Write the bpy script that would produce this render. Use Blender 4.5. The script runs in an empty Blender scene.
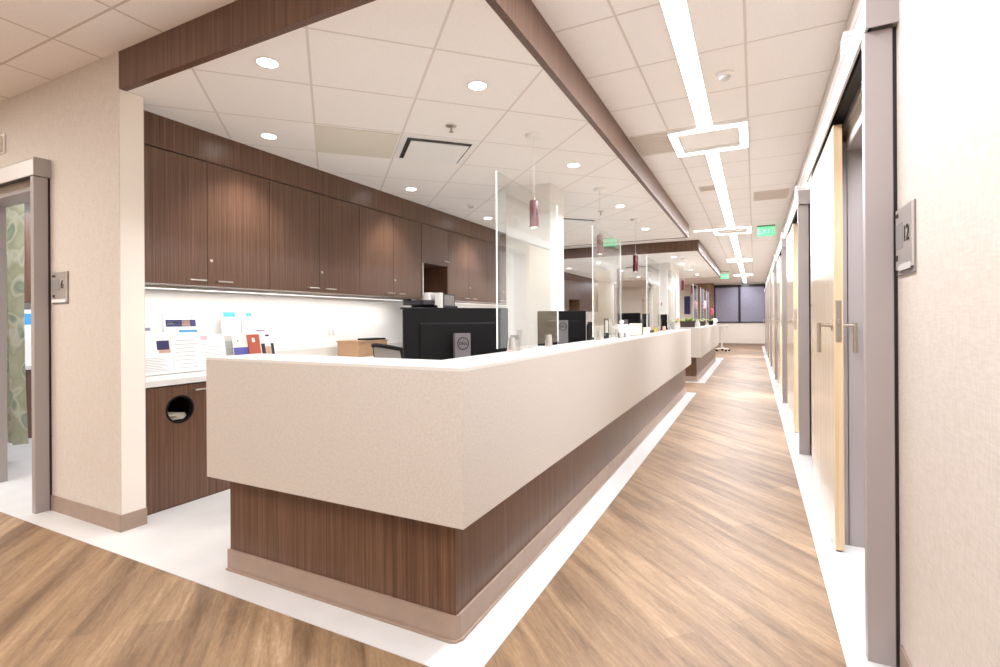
import bpy, bmesh, math, random
from mathutils import Vector, Matrix
random.seed(7)
S = bpy.context.scene
PI = math.pi

# ---------------------------------------------------------------- camera, world, exposure
F_PX, VX, HZ, ROLL, EYE = 508.06, 754.3, 319.65, 0.0061, 1.243
cam_d = bpy.data.cameras.new('camera'); cam = bpy.data.objects.new('camera', cam_d)
S.collection.objects.link(cam); S.camera = cam
cam_d.sensor_fit = 'HORIZONTAL'; cam_d.sensor_width = 36.0; cam_d.lens = F_PX*36/1000
cam_d.shift_y = -(333.5-HZ)/1000; cam_d.clip_start = 0.05; cam_d.clip_end = 200
yaw = math.atan2(VX-500, F_PX)
cam.matrix_world = (Matrix.Translation((0, 0, EYE)) @ Matrix.Rotation(yaw, 4, 'Z')
                    @ Matrix.Rotation(PI/2, 4, 'X') @ Matrix.Rotation(-ROLL, 4, 'Z'))
S.view_settings.view_transform = 'Standard'; S.view_settings.look = 'None'
S.view_settings.gamma = 1.0; S.view_settings.use_curve_mapping = False
S.view_settings.exposure = 0.22
W = bpy.data.worlds.new('world'); S.world = W; W.use_nodes = True
W.node_tree.nodes['Background'].inputs[0].default_value = (1.0, 0.95, 0.9, 1)
W.node_tree.nodes['Background'].inputs[1].default_value = 0.3

STRIP_L, DOWN_L, DOWN_W = 9.0, 14.0, 9.0

def area(name, loc, size, watt, col=(.93, .985, 1.08), rot=(0, 0, 0), sy=None, spread=PI):
    d = bpy.data.lights.new(name, 'AREA'); d.energy = watt; d.color = col; d.spread = spread
    d.shape = 'RECTANGLE' if sy else 'SQUARE'; d.size = size
    if sy: d.size_y = sy
    o = bpy.data.objects.new(name, d); S.collection.objects.link(o)
    o.location = loc; o.rotation_euler = rot
    return o
# lamps out of view: fill added in the foyer, plus room and passage lights
area('foyer_fill_light', (-2.2, -0.8, 2.83), 3.6, 46, col=(1, .985, .97), sy=1.6)  # unseen fill, added behind the camera to raise the ambient light
area('lobby_fill_light', (-3.2, -3.15, 1.45), 8.0, 14, rot=(PI/2, 0, 0), sy=2.3)  # added panel of light, no window here; lifts the ceiling and walls
area('foyer_left_fill_light', (-5.6, -0.4, 2.83), 2.4, 120, col=(1, .985, .97), sy=1.4)  # unseen fill added to brighten the left wall and foyer ceiling
area('left_room_ceiling_light', (-6.1, 3.2, 2.6), 1.4, 60)
for _y, _w in ((3.0, 70), (6.0, 90), (9.0, 130), (12.2, 80), (15.3, 80), (18.4, 110), (21.5, 70)):
    area('side_room_ceiling_light', (1.5, _y-.4, 2.6), 1.2, _w, sy=1.0)
area('passage_ceiling_light', (-3.2, 9.8, 2.82), 1.8, 30, sy=.6)
area('far_left_ceiling_light', (-4.2, 21.8, 2.82), 2.5, 110, sy=3.0)

for _x, _y, _tx, _ty, _w in ((3.0, 9.5, -.1, 9.30, 420), (3.0, 18.75, 0.0, 18.6, 420)):  # unseen spots added to throw the light streaks across the corridor floor
    _d = bpy.data.lights.new('side_room_exam_lamp', 'SPOT'); _d.energy = _w; _d.spot_size = math.radians(24); _d.spot_blend = .4; _d.shadow_soft_size = .04
    _o = bpy.data.objects.new('side_room_exam_lamp', _d); S.collection.objects.link(_o); _o.location = (_x, _y, 2.2)
    _o.rotation_euler = Vector((_tx-_x, _ty-_y, -2.2)).to_track_quat('-Z', 'Y').to_euler()

# ---------------------------------------------------------------- materials
def nm(name):
    m = bpy.data.materials.new(name); m.use_nodes = True
    return m, m.node_tree, m.node_tree.nodes['Principled BSDF']
def srgb(h):
    h = h.lstrip('#'); c = [int(h[i:i+2], 16)/255 for i in (0, 2, 4)]
    return tuple((x/12.92 if x <= .04045 else ((x+.055)/1.055)**2.4) for x in c)+(1,)
def plain(name, hexc, rough=.5, metal=0, noise=0, nscale=40, bump=0):
    m, t, b = nm(name)
    b.inputs['Roughness'].default_value = rough; b.inputs['Metallic'].default_value = metal
    c = srgb(hexc); b.inputs['Base Color'].default_value = c
    if noise or bump:
        tc = t.nodes.new('ShaderNodeTexCoord'); n = t.nodes.new('ShaderNodeTexNoise')
        n.inputs['Scale'].default_value = nscale; n.inputs['Detail'].default_value = 4
        t.links.new(tc.outputs['Object'], n.inputs['Vector'])
        if noise:
            r = t.nodes.new('ShaderNodeValToRGB')
            r.color_ramp.elements[0].position = .3; r.color_ramp.elements[1].position = .7
            r.color_ramp.elements[0].color = tuple(x*(1-noise) for x in c[:3])+(1,)
            r.color_ramp.elements[1].color = tuple(min(1, x*(1+noise)) for x in c[:3])+(1,)
            t.links.new(n.outputs['Fac'], r.inputs['Fac']); t.links.new(r.outputs['Color'], b.inputs['Base Color'])
        if bump:
            bp = t.nodes.new('ShaderNodeBump'); bp.inputs['Strength'].default_value = bump; bp.inputs['Distance'].default_value = .002
            t.links.new(n.outputs['Fac'], bp.inputs['Height']); t.links.new(bp.outputs['Normal'], b.inputs['Normal'])
    return m
def emit(name, col, s):
    m, t, b = nm(name)
    b.inputs['Base Color'].default_value = (0.8, .8, .8, 1)
    b.inputs['Emission Color'].default_value = tuple(col)+(1,); b.inputs['Emission Strength'].default_value = s
    return m
def woodgrain(name, stops, sx=(95, 95, .9), rough=.35, rot=0, extra=None):
    m, t, b = nm(name); b.inputs['Roughness'].default_value = rough
    tc = t.nodes.new('ShaderNodeTexCoord'); mp = t.nodes.new('ShaderNodeMapping')
    mp.inputs['Scale'].default_value = sx
    n = t.nodes.new('ShaderNodeTexNoise'); n.inputs['Scale'].default_value = 1; n.inputs['Detail'].default_value = 5
    n.inputs['Roughness'].default_value = .65
    n2 = t.nodes.new('ShaderNodeTexNoise'); n2.inputs['Scale'].default_value = 5.5; n2.inputs['Detail'].default_value = 2
    ad = t.nodes.new('ShaderNodeMath'); ad.operation = 'MULTIPLY_ADD'; ad.inputs[1].default_value = .45
    r = t.nodes.new('ShaderNodeValToRGB'); e = r.color_ramp.elements
    e[0].position, e[0].color = stops[0][0], srgb(stops[0][1]); e[1].position, e[1].color = stops[-1][0], srgb(stops[-1][1])
    for p, c in stops[1:-1]:
        x = e.new(p); x.color = srgb(c)
    t.links.new(tc.outputs['Object'], mp.inputs[0]); t.links.new(mp.outputs[0], n.inputs['Vector']); t.links.new(mp.outputs[0], n2.inputs['Vector'])
    t.links.new(n2.outputs['Fac'], ad.inputs[0]); t.links.new(n.outputs['Fac'], ad.inputs[2])
    mu = t.nodes.new('ShaderNodeMath'); mu.operation = 'MULTIPLY'; mu.inputs[1].default_value = .69
    t.links.new(ad.outputs[0], mu.inputs[0]); t.links.new(mu.outputs[0], r.inputs['Fac']); t.links.new(r.outputs['Color'], b.inputs['Base Color'])
    return m
def grid_ceiling(name, ox, oy, pitch, ang, hexc, hexl):
    m, t, b = nm(name); b.inputs['Roughness'].default_value = .9
    N = t.nodes.new
    tc = N('ShaderNodeTexCoord'); mp = N('ShaderNodeMapping'); mp.vector_type = 'POINT'
    # p' = R(-ang) (p - o) / pitch
    ca, sa = math.cos(-ang), math.sin(-ang)
    mp.inputs['Rotation'].default_value = (0, 0, -ang); mp.inputs['Scale'].default_value = (1/pitch, 1/pitch, 1)
    mp.inputs['Location'].default_value = (-(ca*ox-sa*oy)/pitch, -(sa*ox+ca*oy)/pitch, 0)
    sc = N('ShaderNodeVectorMath')
    t.links.new(tc.outputs['Object'], mp.inputs[0])
    sp = N('ShaderNodeSeparateXYZ'); t.links.new(mp.outputs[0], sp.inputs[0])
    outs = []
    for i in (0, 1):
        f = N('ShaderNodeMath'); f.operation = 'PINGPONG'; f.inputs[1].default_value = .5
        t.links.new(sp.outputs[i], f.inputs[0])
        l = N('ShaderNodeMath'); l.operation = 'LESS_THAN'; l.inputs[1].default_value = .0115
        t.links.new(f.outputs[0], l.inputs[0]); outs.append(l)
    mx = N('ShaderNodeMath'); mx.operation = 'MAXIMUM'
    t.links.new(outs[0].outputs[0], mx.inputs[0]); t.links.new(outs[1].outputs[0], mx.inputs[1])
    n = N('ShaderNodeTexNoise'); n.inputs['Scale'].default_value = 180
    t.links.new(tc.outputs['Object'], n.inputs['Vector'])
    c = srgb(hexc); r = N('ShaderNodeValToRGB')
    r.color_ramp.elements[0].position = .35; r.color_ramp.elements[0].color = tuple(x*.95 for x in c[:3])+(1,)
    r.color_ramp.elements[1].position = .55; r.color_ramp.elements[1].color = c
    t.links.new(n.outputs['Fac'], r.inputs['Fac'])
    mi = N('ShaderNodeMix'); mi.data_type = 'RGBA'; mi.inputs[7].default_value = srgb(hexl)
    t.links.new(mx.outputs[0], mi.inputs[0]); t.links.new(r.outputs['Color'], mi.inputs[6])
    t.links.new(mi.outputs[2], b.inputs['Base Color'])
    bp = N('ShaderNodeBump'); bp.inputs['Strength'].default_value = .5; bp.inputs['Distance'].default_value = .006
    t.links.new(mx.outputs[0], bp.inputs['Height']); t.links.new(bp.outputs['Normal'], b.inputs['Normal'])
    return m
def floor_wood():
    m, t, b = nm('wood_plank_floor'); N = t.nodes.new
    tc = N('ShaderNodeTexCoord'); mp = N('ShaderNodeMapping'); mp.inputs['Rotation'].default_value = (0, 0, PI/4)
    t.links.new(tc.outputs['Object'], mp.inputs[0])   # after this the planks run along Y'
    sw = N('ShaderNodeMapping'); sw.inputs['Rotation'].default_value = (0, 0, 0)
    t.links.new(mp.outputs[0], sw.inputs[0])
    br = N('ShaderNodeTexBrick'); br.offset = .37; br.inputs['Scale'].default_value = 1
    br.inputs['Mortar Size'].default_value = .0011; br.inputs['Mortar Smooth'].default_value = .2
    br.inputs['Brick Width'].default_value = 1.22; br.inputs['Row Height'].default_value = .152
    br.inputs['Color1'].default_value = (0, 0, 0, 1); br.inputs['Color2'].default_value = (1, 1, 1, 1)
    br.inputs['Mortar'].default_value = (.35, .35, .35, 1); br.inputs['Bias'].default_value = 0
    t.links.new(sw.outputs[0], br.inputs['Vector'])
    # streaks stretched along the planks
    s1 = N('ShaderNodeMapping'); s1.inputs['Scale'].default_value = (1.2, 12, 1); t.links.new(sw.outputs[0], s1.inputs[0])
    n1 = N('ShaderNodeTexNoise'); n1.inputs['Scale'].default_value = 1; n1.inputs['Detail'].default_value = 7; n1.inputs['Roughness'].default_value = .62; n1.inputs['Distortion'].default_value = .5
    t.links.new(s1.outputs[0], n1.inputs['Vector'])
    s2 = N('ShaderNodeMapping'); s2.inputs['Scale'].default_value = (10, 80, 1); t.links.new(sw.outputs[0], s2.inputs[0])
    n2 = N('ShaderNodeTexNoise'); n2.inputs['Scale'].default_value = 1; n2.inputs['Detail'].default_value = 4
    t.links.new(s2.outputs[0], n2.inputs['Vector'])
    a = N('ShaderNodeMath'); a.operation = 'MULTIPLY_ADD'; a.inputs[1].default_value = .26
    t.links.new(n2.outputs['Fac'], a.inputs[0]); t.links.new(n1.outputs['Fac'], a.inputs[2])
    s3 = N('ShaderNodeMapping'); s3.inputs['Scale'].default_value = (28, 75, 1); t.links.new(sw.outputs[0], s3.inputs[0])
    n3 = N('ShaderNodeTexNoise'); n3.inputs['Scale'].default_value = 1; n3.inputs['Detail'].default_value = 6; n3.inputs['Roughness'].default_value = .75
    t.links.new(s3.outputs[0], n3.inputs['Vector'])
    a0 = N('ShaderNodeMath'); a0.operation = 'MULTIPLY_ADD'; a0.inputs[1].default_value = .34
    sb = N('ShaderNodeMath'); sb.operation = 'SUBTRACT'; sb.inputs[1].default_value = .17
    t.links.new(n3.outputs['Fac'], a0.inputs[0]); t.links.new(a.outputs[0], a0.inputs[2]); t.links.new(a0.outputs[0], sb.inputs[0]); a = sb
    a2 = N('ShaderNodeMath'); a2.operation = 'MULTIPLY_ADD'; a2.inputs[1].default_value = .16
    t.links.new(br.outputs['Color'], a2.inputs[0]); t.links.new(a.outputs[0], a2.inputs[2])
    r = N('ShaderNodeValToRGB'); e = r.color_ramp.elements
    e[0].position, e[0].color = .48, srgb('#68503a'); e[1].position, e[1].color = .98, srgb('#b6997a')
    for p, c in ((.58, '#765c44'), (.68, '#866a4f'), (.80, '#95785a'), (.90, '#a38567')):
        x = e.new(p); x.color = srgb(c)
    t.links.new(a2.outputs[0], r.inputs['Fac']); t.links.new(r.outputs['Color'], b.inputs['Base Color'])
    b.inputs['Roughness'].default_value = .5
    bp = N('ShaderNodeBump'); bp.inputs['Strength'].default_value = .25; bp.inputs['Distance'].default_value = .002
    t.links.new(n2.outputs['Fac'], bp.inputs['Height']); t.links.new(bp.outputs['Normal'], b.inputs['Normal'])
    return m
def weave(name, h1, h2, rough=.75, sc=(1, 1, 1), nscale=90):
    m, t, b = nm(name); N = t.nodes.new; b.inputs['Roughness'].default_value = rough
    tc = N('ShaderNodeTexCoord')
    fs = []
    for s in ((260, 260, 26), (34, 34, 260)):
        mp = N('ShaderNodeMapping'); mp.inputs['Scale'].default_value = [x*nscale/90 for x in s]
        n = N('ShaderNodeTexNoise'); n.inputs['Scale'].default_value = .6; n.inputs['Detail'].default_value = 3
        t.links.new(tc.outputs['Object'], mp.inputs[0]); t.links.new(mp.outputs[0], n.inputs['Vector']); fs.append(n)
    a = N('ShaderNodeMath'); a.operation = 'ADD'
    t.links.new(fs[0].outputs['Fac'], a.inputs[0]); t.links.new(fs[1].outputs['Fac'], a.inputs[1])
    hf = N('ShaderNodeMath'); hf.operation = 'MULTIPLY'; hf.inputs[1].default_value = .5
    t.links.new(a.outputs[0], hf.inputs[0])
    r = N('ShaderNodeValToRGB'); e = r.color_ramp.elements
    e[0].position, e[0].color = .4, srgb(h1); e[1].position, e[1].color = .6, srgb(h2)
    t.links.new(hf.outputs[0], r.inputs['Fac']); t.links.new(r.outputs['Color'], b.inputs['Base Color'])
    return m
def glass_mat(name, tint=(.97, .99, .98), k=1.0, spec=1.5):
    m = bpy.data.materials.new(name); m.use_nodes = True; t = m.node_tree; t.nodes.clear(); N = t.nodes.new
    o = N('ShaderNodeOutputMaterial'); mx = N('ShaderNodeMixShader'); tr = N('ShaderNodeBsdfTransparent'); gl = N('ShaderNodeBsdfGlossy')
    fr = N('ShaderNodeFresnel'); ge = N('ShaderNodeNewGeometry'); mr = N('ShaderNodeMapRange')
    mr.inputs['To Min'].default_value = spec; mr.inputs['To Max'].default_value = 1/spec
    t.links.new(ge.outputs['Backfacing'], mr.inputs['Value']); t.links.new(mr.outputs[0], fr.inputs['IOR'])
    tr.inputs[0].default_value = tuple(tint)+(1,); gl.inputs['Roughness'].default_value = 0.0
    t.links.new(fr.outputs[0], mx.inputs[0]); t.links.new(tr.outputs[0], mx.inputs[1]); t.links.new(gl.outputs[0], mx.inputs[2])
    t.links.new(mx.outputs[0], o.inputs[0])
    return m
def curtain_mat():
    m, t, b = nm('leaf_print_curtain_fabric'); N = t.nodes.new; b.inputs['Roughness'].default_value = .85
    tc = N('ShaderNodeTexCoord'); v = N('ShaderNodeTexVoronoi'); v.inputs['Scale'].default_value = 11; v.feature = 'SMOOTH_F1'
    mp = N('ShaderNodeMapping'); mp.inputs['Scale'].default_value = (1.3, 1.3, .8); mp.inputs['Rotation'].default_value = (.3, .5, 0)
    t.links.new(tc.outputs['Object'], mp.inputs[0]); t.links.new(mp.outputs[0], v.inputs['Vector'])
    r = N('ShaderNodeValToRGB'); e = r.color_ramp.elements
    e[0].position, e[0].color = 0, srgb('#dcdccb'); e[1].position, e[1].color = .78, srgb('#bcc5b4')
    for p, c in ((.35, '#c3c2aa'), (.5, '#e4e0d1'), (.65, '#a9b3a1')):
        x = e.new(p); x.color = srgb(c)
    t.links.new(v.outputs['Color'], r.inputs['Fac']); t.links.new(r.outputs['Color'], b.inputs['Base Color'])
    return m

M = {}
DW = ((.36, '#4a3224'), (.44, '#593e2e'), (.54, '#684a38'), (.64, '#785a47'))
M['lam'] = woodgrain('dark_walnut_laminate', DW, rough=.32)
M['lamH'] = woodgrain('dark_walnut_laminate_soffit', DW, rough=.38)
M['maple'] = woodgrain('pale_maple_veneer', ((.34, '#d9bf9c'), (.5, '#e6cfae'), (.62, '#ecd9bd')), sx=(30, 30, .7), rough=.28)
M['maple_edge'] = woodgrain('maple_edge_band', ((.34, '#c5a57e'), (.5, '#d0b38d'), (.62, '#d6bb98')), sx=(60, 60, .9), rough=.4)
M['maple_face'] = woodgrain('pale_maple_plastic_laminate', ((.34, '#cdb698'), (.5, '#d8c4a9'), (.62, '#dfcdb4')), sx=(30, 30, .7), rough=.18)
M['panel'] = plain('speckled_cream_solid_surface', '#c5bbb1', .5, noise=.085, nscale=110)
M['ledge'] = plain('white_solid_surface', '#d6d1cb', .3, noise=.03, nscale=120)
M['wallcov'] = weave('woven_beige_wallcovering', '#c8bdb1', '#d3c8be', rough=.8, nscale=110)
M['paint'] = plain('cream_wall_paint', '#e8ddd0', .7)
M['white'] = plain('white_paint', '#e9e5e0', .6)
M['splash'] = plain('white_backsplash_laminate', '#f1efec', .35)
M['base'] = plain('taupe_rubber_base', '#9c8676', .45, noise=.05, nscale=15)
M['tile'] = plain('white_vinyl_tile', '#d3d0cd', .3, noise=.04, nscale=6)
M['wood_floor'] = floor_wood()
M['ceil'] = grid_ceiling('acoustic_tile_ceiling', -.037, 3.281, .61, 0, '#f4eee9', '#dacec5')
M['ceil_left'] = grid_ceiling('acoustic_tile_ceiling_foyer', -2.914, 1.433, .61, 0, '#f3ece6', '#cfc1b4')
M['cloud'] = grid_ceiling('diagonal_acoustic_tile_ceiling', -1.45, 2.17, .61, PI/4, '#f5f0eb', '#ddd3cc')
M['steel'] = plain('lilac_grey_painted_steel', '#a39996', .4)
M['alu'] = plain('brushed_aluminium', '#cfc9c4', .32, metal=.75)
M['hdr'] = plain('silver_anodised_header', '#d8d2cd', .38, metal=.35)
M['dark'] = plain('black_track_recess', '#1a1412', .5)
M['chrome'] = plain('satin_chrome', '#c9c2b8', .28, metal=.95)
M['nickel'] = plain('satin_nickel', '#b5a898', .35, metal=.85)
M['black'] = plain('black_plastic', '#0e0b0c', .65)
M['black'].node_tree.nodes['Principled BSDF'].inputs['Specular IOR Level'].default_value = .2
M['blackgloss'] = plain('glossy_black', '#0b0a0b', .15)
M['grey'] = plain('grey_plastic', '#8b8684', .45)
M['grey2'] = plain('graphite_plastic', '#6d6668', .45)
M['lgrey'] = plain('light_grey_plastic', '#cbc6c1', .45)
M['wplas'] = plain('white_plastic', '#efece8', .4)
M['red'] = plain('burgundy_glass', '#5a0c16', .2)
M['red_washed'] = plain('burgundy_glass_washed', '#702c36', .2)  # burgundy paled in the colour itself, for the wash of screen reflections
M['glass'] = glass_mat('clear_glass')
M['acrylic'] = glass_mat('clear_acrylic', (.93, .95, .96), spec=1.35)
M['edge'] = plain('polished_glass_edge', '#eef3f0', .25)
M['card'] = plain('brown_cardboard', '#ad8a6a', .8, noise=.06, nscale=12)
M['curtain'] = curtain_mat()
M['strip'] = emit('led_diffuser', (.97, .99, 1), STRIP_L)
M['down'] = emit('downlight_lens', (1, .99, .97), DOWN_L)
M['uglow'] = emit('under_cabinet_lens', (1, .99, .97), 1.6)
M['pglow'] = emit('pendant_lamp_glow', (1, .95, .88), 5)
M['exit'] = emit('green_exit_glow', (.22, .9, .45), .8); M['exit'].node_tree.nodes['Principled BSDF'].inputs['Base Color'].default_value = (.05, .4, .15, 1)
M['exitw'] = emit('exit_letters_glow', (.0, .5, .2), .9)
M['shade'] = weave('grey_roller_shade', '#85818f', '#928e9b', rough=.9, nscale=40)
M['wframe'] = plain('black_window_frame', '#1b1518', .4)
M['paper'] = plain('white_paper', '#f3f1ee', .7)
M['cream'] = plain('cream_paper', '#eadfc8', .7)
M['blue'] = plain('blue_print', '#5a5aa8', .6)
M['lblue'] = plain('light_blue_print', '#4aa3e0', .6)
M['navy'] = plain('navy_print', '#322f5e', .6)
M['orange'] = plain('orange_red_print', '#bf5f48', .6)
M['ink'] = plain('grey_ink', '#8d8a90', .7)
M['skin'] = plain('peach_print', '#c9a593', .7)
M['darkprint'] = plain('charcoal_print', '#2f2a30', .6)
M['leaf'] = plain('green_leaf', '#bcc878', .5, noise=.2, nscale=30)
M['stem'] = plain('green_stem', '#5d7a35', .6)
M['pink'] = plain('pink_petals', '#e2557f', .6, noise=.12, nscale=30)
M['magenta'] = plain('magenta_petals', '#d3204f', .6)
M['palepink'] = plain('pale_pink_petals', '#f0b3bd', .6)
M['planter'] = plain('dark_brown_planter', '#3a2a24', .5)
M['brownpanel'] = woodgrain('brown_wall_panelling', ((.34, '#5b3d2b'), (.5, '#83614a'), (.62, '#a07c62')), sx=(22, 22, .6), rough=.4)
M['tintile'] = plain('beige_ceiling_panel', '#ddd6c7', .8)
M['greytile'] = plain('grey_beige_speaker_panel', '#d3c6ba', .8)
M['mesh'] = plain('grey_mesh_fabric', '#aaa39c', .8)
M['yellow'] = plain('yellow_plastic', '#cdb055', .5)
M['inside'] = plain('cabinet_interior', '#3a2418', .6)

# ---------------------------------------------------------------- helpers
class MB:
    def __init__(s): s.bm = bmesh.new()
    def box(s, x0, x1, y0, y1, z0, z1, bev=0, rz=0, c=None):
        b = bmesh.new(); bmesh.ops.create_cube(b, size=1)
        bmesh.ops.scale(b, vec=(abs(x1-x0), abs(y1-y0), abs(z1-z0)), verts=b.verts)
        if bev: bmesh.ops.bevel(b, geom=b.edges[:], offset=bev, segments=2, affect='EDGES', profile=.5)
        bmesh.ops.translate(b, vec=((x0+x1)/2, (y0+y1)/2, (z0+z1)/2), verts=b.verts)
        if rz: bmesh.ops.rotate(b, cent=c or ((x0+x1)/2, (y0+y1)/2, 0), matrix=Matrix.Rotation(rz, 3, 'Z'), verts=b.verts)
        s.add(b); return s
    def add(s, b):
        me = bpy.data.meshes.new('t'); b.to_mesh(me); b.free(); s.bm.from_mesh(me); bpy.data.meshes.remove(me)
    def cyl(s, p0, p1, r0, r1=None, seg=24, caps=True):
        r1 = r0 if r1 is None else r1; p0, p1 = Vector(p0), Vector(p1); d = p1-p0
        b = bmesh.new(); bmesh.ops.create_cone(b, cap_ends=caps, segments=seg, radius1=r0, radius2=r1, depth=d.length)
        q = Vector((0, 0, 1)).rotation_difference(d.normalized()).to_matrix()
        bmesh.ops.rotate(b, cent=(0, 0, 0), matrix=q, verts=b.verts); bmesh.ops.translate(b, vec=(p0+p1)/2, verts=b.verts)
        s.add(b); return s
    def sph(s, c, r, sc=(1, 1, 1), u=16, v=10):
        b = bmesh.new(); bmesh.ops.create_uvsphere(b, u_segments=u, v_segments=v, radius=r)
        bmesh.ops.scale(b, vec=sc, verts=b.verts); bmesh.ops.translate(b, vec=c, verts=b.verts); s.add(b); return s
    def prism(s, pts, ax, a0, a1):
        # polygon pts in the plane normal to ax, extruded from a0 to a1
        def P(p, a): return {'X': (a, p[0], p[1]), 'Y': (p[0], a, p[1]), 'Z': (p[0], p[1], a)}[ax]
        b = bmesh.new(); v0 = [b.verts.new(P(p, a0)) for p in pts]; v1 = [b.verts.new(P(p, a1)) for p in pts]
        b.faces.new(v0); b.faces.new(v1[::-1]); n = len(pts)
        for i in range(n): b.faces.new((v0[i], v1[i], v1[(i+1) % n], v0[(i+1) % n]))
        bmesh.ops.recalc_face_normals(b, faces=b.faces); s.add(b); return s
    def lathe(s, prof, c=(0, 0, 0), seg=28):
        b = bmesh.new(); rings = []
        for r, z in prof:
            rings.append([b.verts.new((c[0]+r*math.cos(2*PI*i/seg), c[1]+r*math.sin(2*PI*i/seg), c[2]+z)) for i in range(seg)])
        for k in range(len(rings)-1):
            for i in range(seg): b.faces.new((rings[k][i], rings[k][(i+1) % seg], rings[k+1][(i+1) % seg], rings[k+1][i]))
        bmesh.ops.recalc_face_normals(b, faces=b.faces); s.add(b); return s
    def tube(s, pts, r, seg=8):
        for a, b_ in zip(pts[:-1], pts[1:]): s.cyl(a, b_, r, seg=seg)
        for p in pts[1:-1]: s.sph(p, r, u=8, v=6)
        return s
    def quadstrip(s, rows, thick=0):
        b = bmesh.new(); vs = [[b.verts.new(p) for p in row] for row in rows]
        for i in range(len(vs)-1):
            for j in range(len(vs[0])-1): b.faces.new((vs[i][j], vs[i][j+1], vs[i+1][j+1], vs[i+1][j]))
        if thick: bmesh.ops.solidify(b, geom=b.faces[:], thickness=thick)
        bmesh.ops.recalc_face_normals(b, faces=b.faces); s.add(b); return s
    def build(s, name, mat, parent=None, smooth=False, origin=None):
        me = bpy.data.meshes.new(name)
        off = Vector(origin) if origin is not None else (OFF.get(parent.name_full, Vector()) if parent else Vector())
        if off.length: bmesh.ops.translate(s.bm, vec=-off, verts=s.bm.verts)
        s.bm.to_mesh(me); s.bm.free(); me.materials.append(mat)
        if smooth:
            for p in me.polygons: p.use_smooth = True
            try: me.set_sharp_from_angle(angle=math.radians(38))
            except Exception: pass
        o = bpy.data.objects.new(name, me); S.collection.objects.link(o)
        if parent: o.parent = parent; OFF[o.name_full] = off
        elif origin is not None: o.location = off; OFF[o.name_full] = off
        return o
OFF = {}
def struct(o): o['kind'] = 'structure'; return o
def tag(o, label, cat, group=None, kind=None):
    o['label'] = label; o['category'] = cat
    if group: o['group'] = group
    if kind: o['kind'] = kind
    return o
def thing(name, label, cat, loc=(0, 0, 0), group=None, local=False):
    o = bpy.data.objects.new(name, None); S.collection.objects.link(o); o.location = loc; o.empty_display_size = .1
    OFF[o.name_full] = Vector((0, 0, 0)) if local else Vector(loc)
    if label: tag(o, label, cat, group)
    return o
def door_root(name, loc):
    o = thing(name, None, None, loc); o['kind'] = 'structure'; return o
def copy_tree(o, loc=None, rz=None, label=None, parent=None):
    c = o.copy(); S.collection.objects.link(c)
    if parent: c.parent = parent
    if loc is not None: c.location = loc
    if rz is not None: c.rotation_euler = (0, 0, rz)
    if label: c['label'] = label
    for ch in list(o.children): copy_tree(ch, parent=c)
    return c
def text(name, body, size, mat, parent, loc, rot, ext=.0006, align='CENTER'):
    d = bpy.data.curves.new(name, 'FONT'); d.body = body; d.size = size; d.extrude = ext
    d.align_x = align; d.align_y = 'CENTER'; d.materials.append(mat)
    t = bpy.data.objects.new(name, d); S.collection.objects.link(t)
    dg = bpy.context.evaluated_depsgraph_get(); dg.update()
    me = bpy.data.meshes.new_from_object(t.evaluated_get(dg)); bpy.data.objects.remove(t)
    if not me.materials: me.materials.append(mat)
    me.transform(Matrix.Translation(Vector(loc)-OFF.get(parent.name_full, Vector())) @ Matrix.LocRotScale(None, __import__('mathutils').Euler(rot), None))
    o = bpy.data.objects.new(name, me); S.collection.objects.link(o); o.parent = parent
    return o

ZC, ZD = 2.841, 2.625         # corridor ceiling, dropped ceilings over the desks
XR = .455                      # right wall plane
# ---------------------------------------------------------------- shell
struct(MB().box(-9.2, 4, -3.2, 25.8, -.12, 0).build('floor', M['wood_floor']))
struct(MB().box(-9.2, -.872, 1.512, 9.03, 0, .003).build('floor', M['tile']))
struct(MB().box(-9.2, -.855, 10.45, 17.4, 0, .003).build('floor', M['tile']))
struct(MB().box(.288, 4, 2.0, 25.55, 0, .003).build('floor', M['tile']))
struct(MB().box(.288, XR, -3.2, 2.0, 0, .003).build('floor', M['tile']))
# ceilings
struct(MB().box(-1.03, XR+.01, -3.2, 25.6, ZC, ZC+.1).box(-9.2, -1.03, 9.1, 11.06, ZC, ZC+.1).box(-9.2, -1.03, 18.6, 25.6, ZC, ZC+.1)
       .box(-9.2, -1.03, 1.72, 9.1, ZC+.01, ZC+.1).box(-9.2, -1.03, 11.06, 18.6, ZC+.01, ZC+.1).build('ceiling', M['ceil']))
struct(MB().box(-9.2, -1.03, -3.2, 1.72, ZC, ZC+.1).build('ceiling', M['ceil_left']))
struct(MB().box(-4.07, -1.03, 1.72, 9.14, ZD, ZD+.02).build('ceiling', M['cloud']))
struct(MB().box(-5.5, -1.03, 11.06, 18.64, ZD, ZD+.02).build('ceiling', M['cloud']))
struct(MB().box(XR, 4, 2.0, 25.6, 2.7, 2.75).build('ceiling', M['white']))
# dropped walnut soffit fascias (frames around the dropped ceilings)
struct(MB().box(-3.347, -.99, 1.68, 1.72, 2.62, ZC).box(-1.03, -.99, 1.72, 9.14, 2.62, ZC)
       .box(-4.07, -.99, 9.14, 9.18, 2.62, ZC).build('trim_1', M['lamH']))
struct(MB().box(-5.5, -1.0, 11.02, 11.06, 2.62, ZC).box(-1.04, -1.0, 11.06, 18.64, 2.62, ZC)
       .box(-5.5, -1.0, 18.64, 18.68, 2.62, ZC).build('trim_2', M['lamH']))
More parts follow.
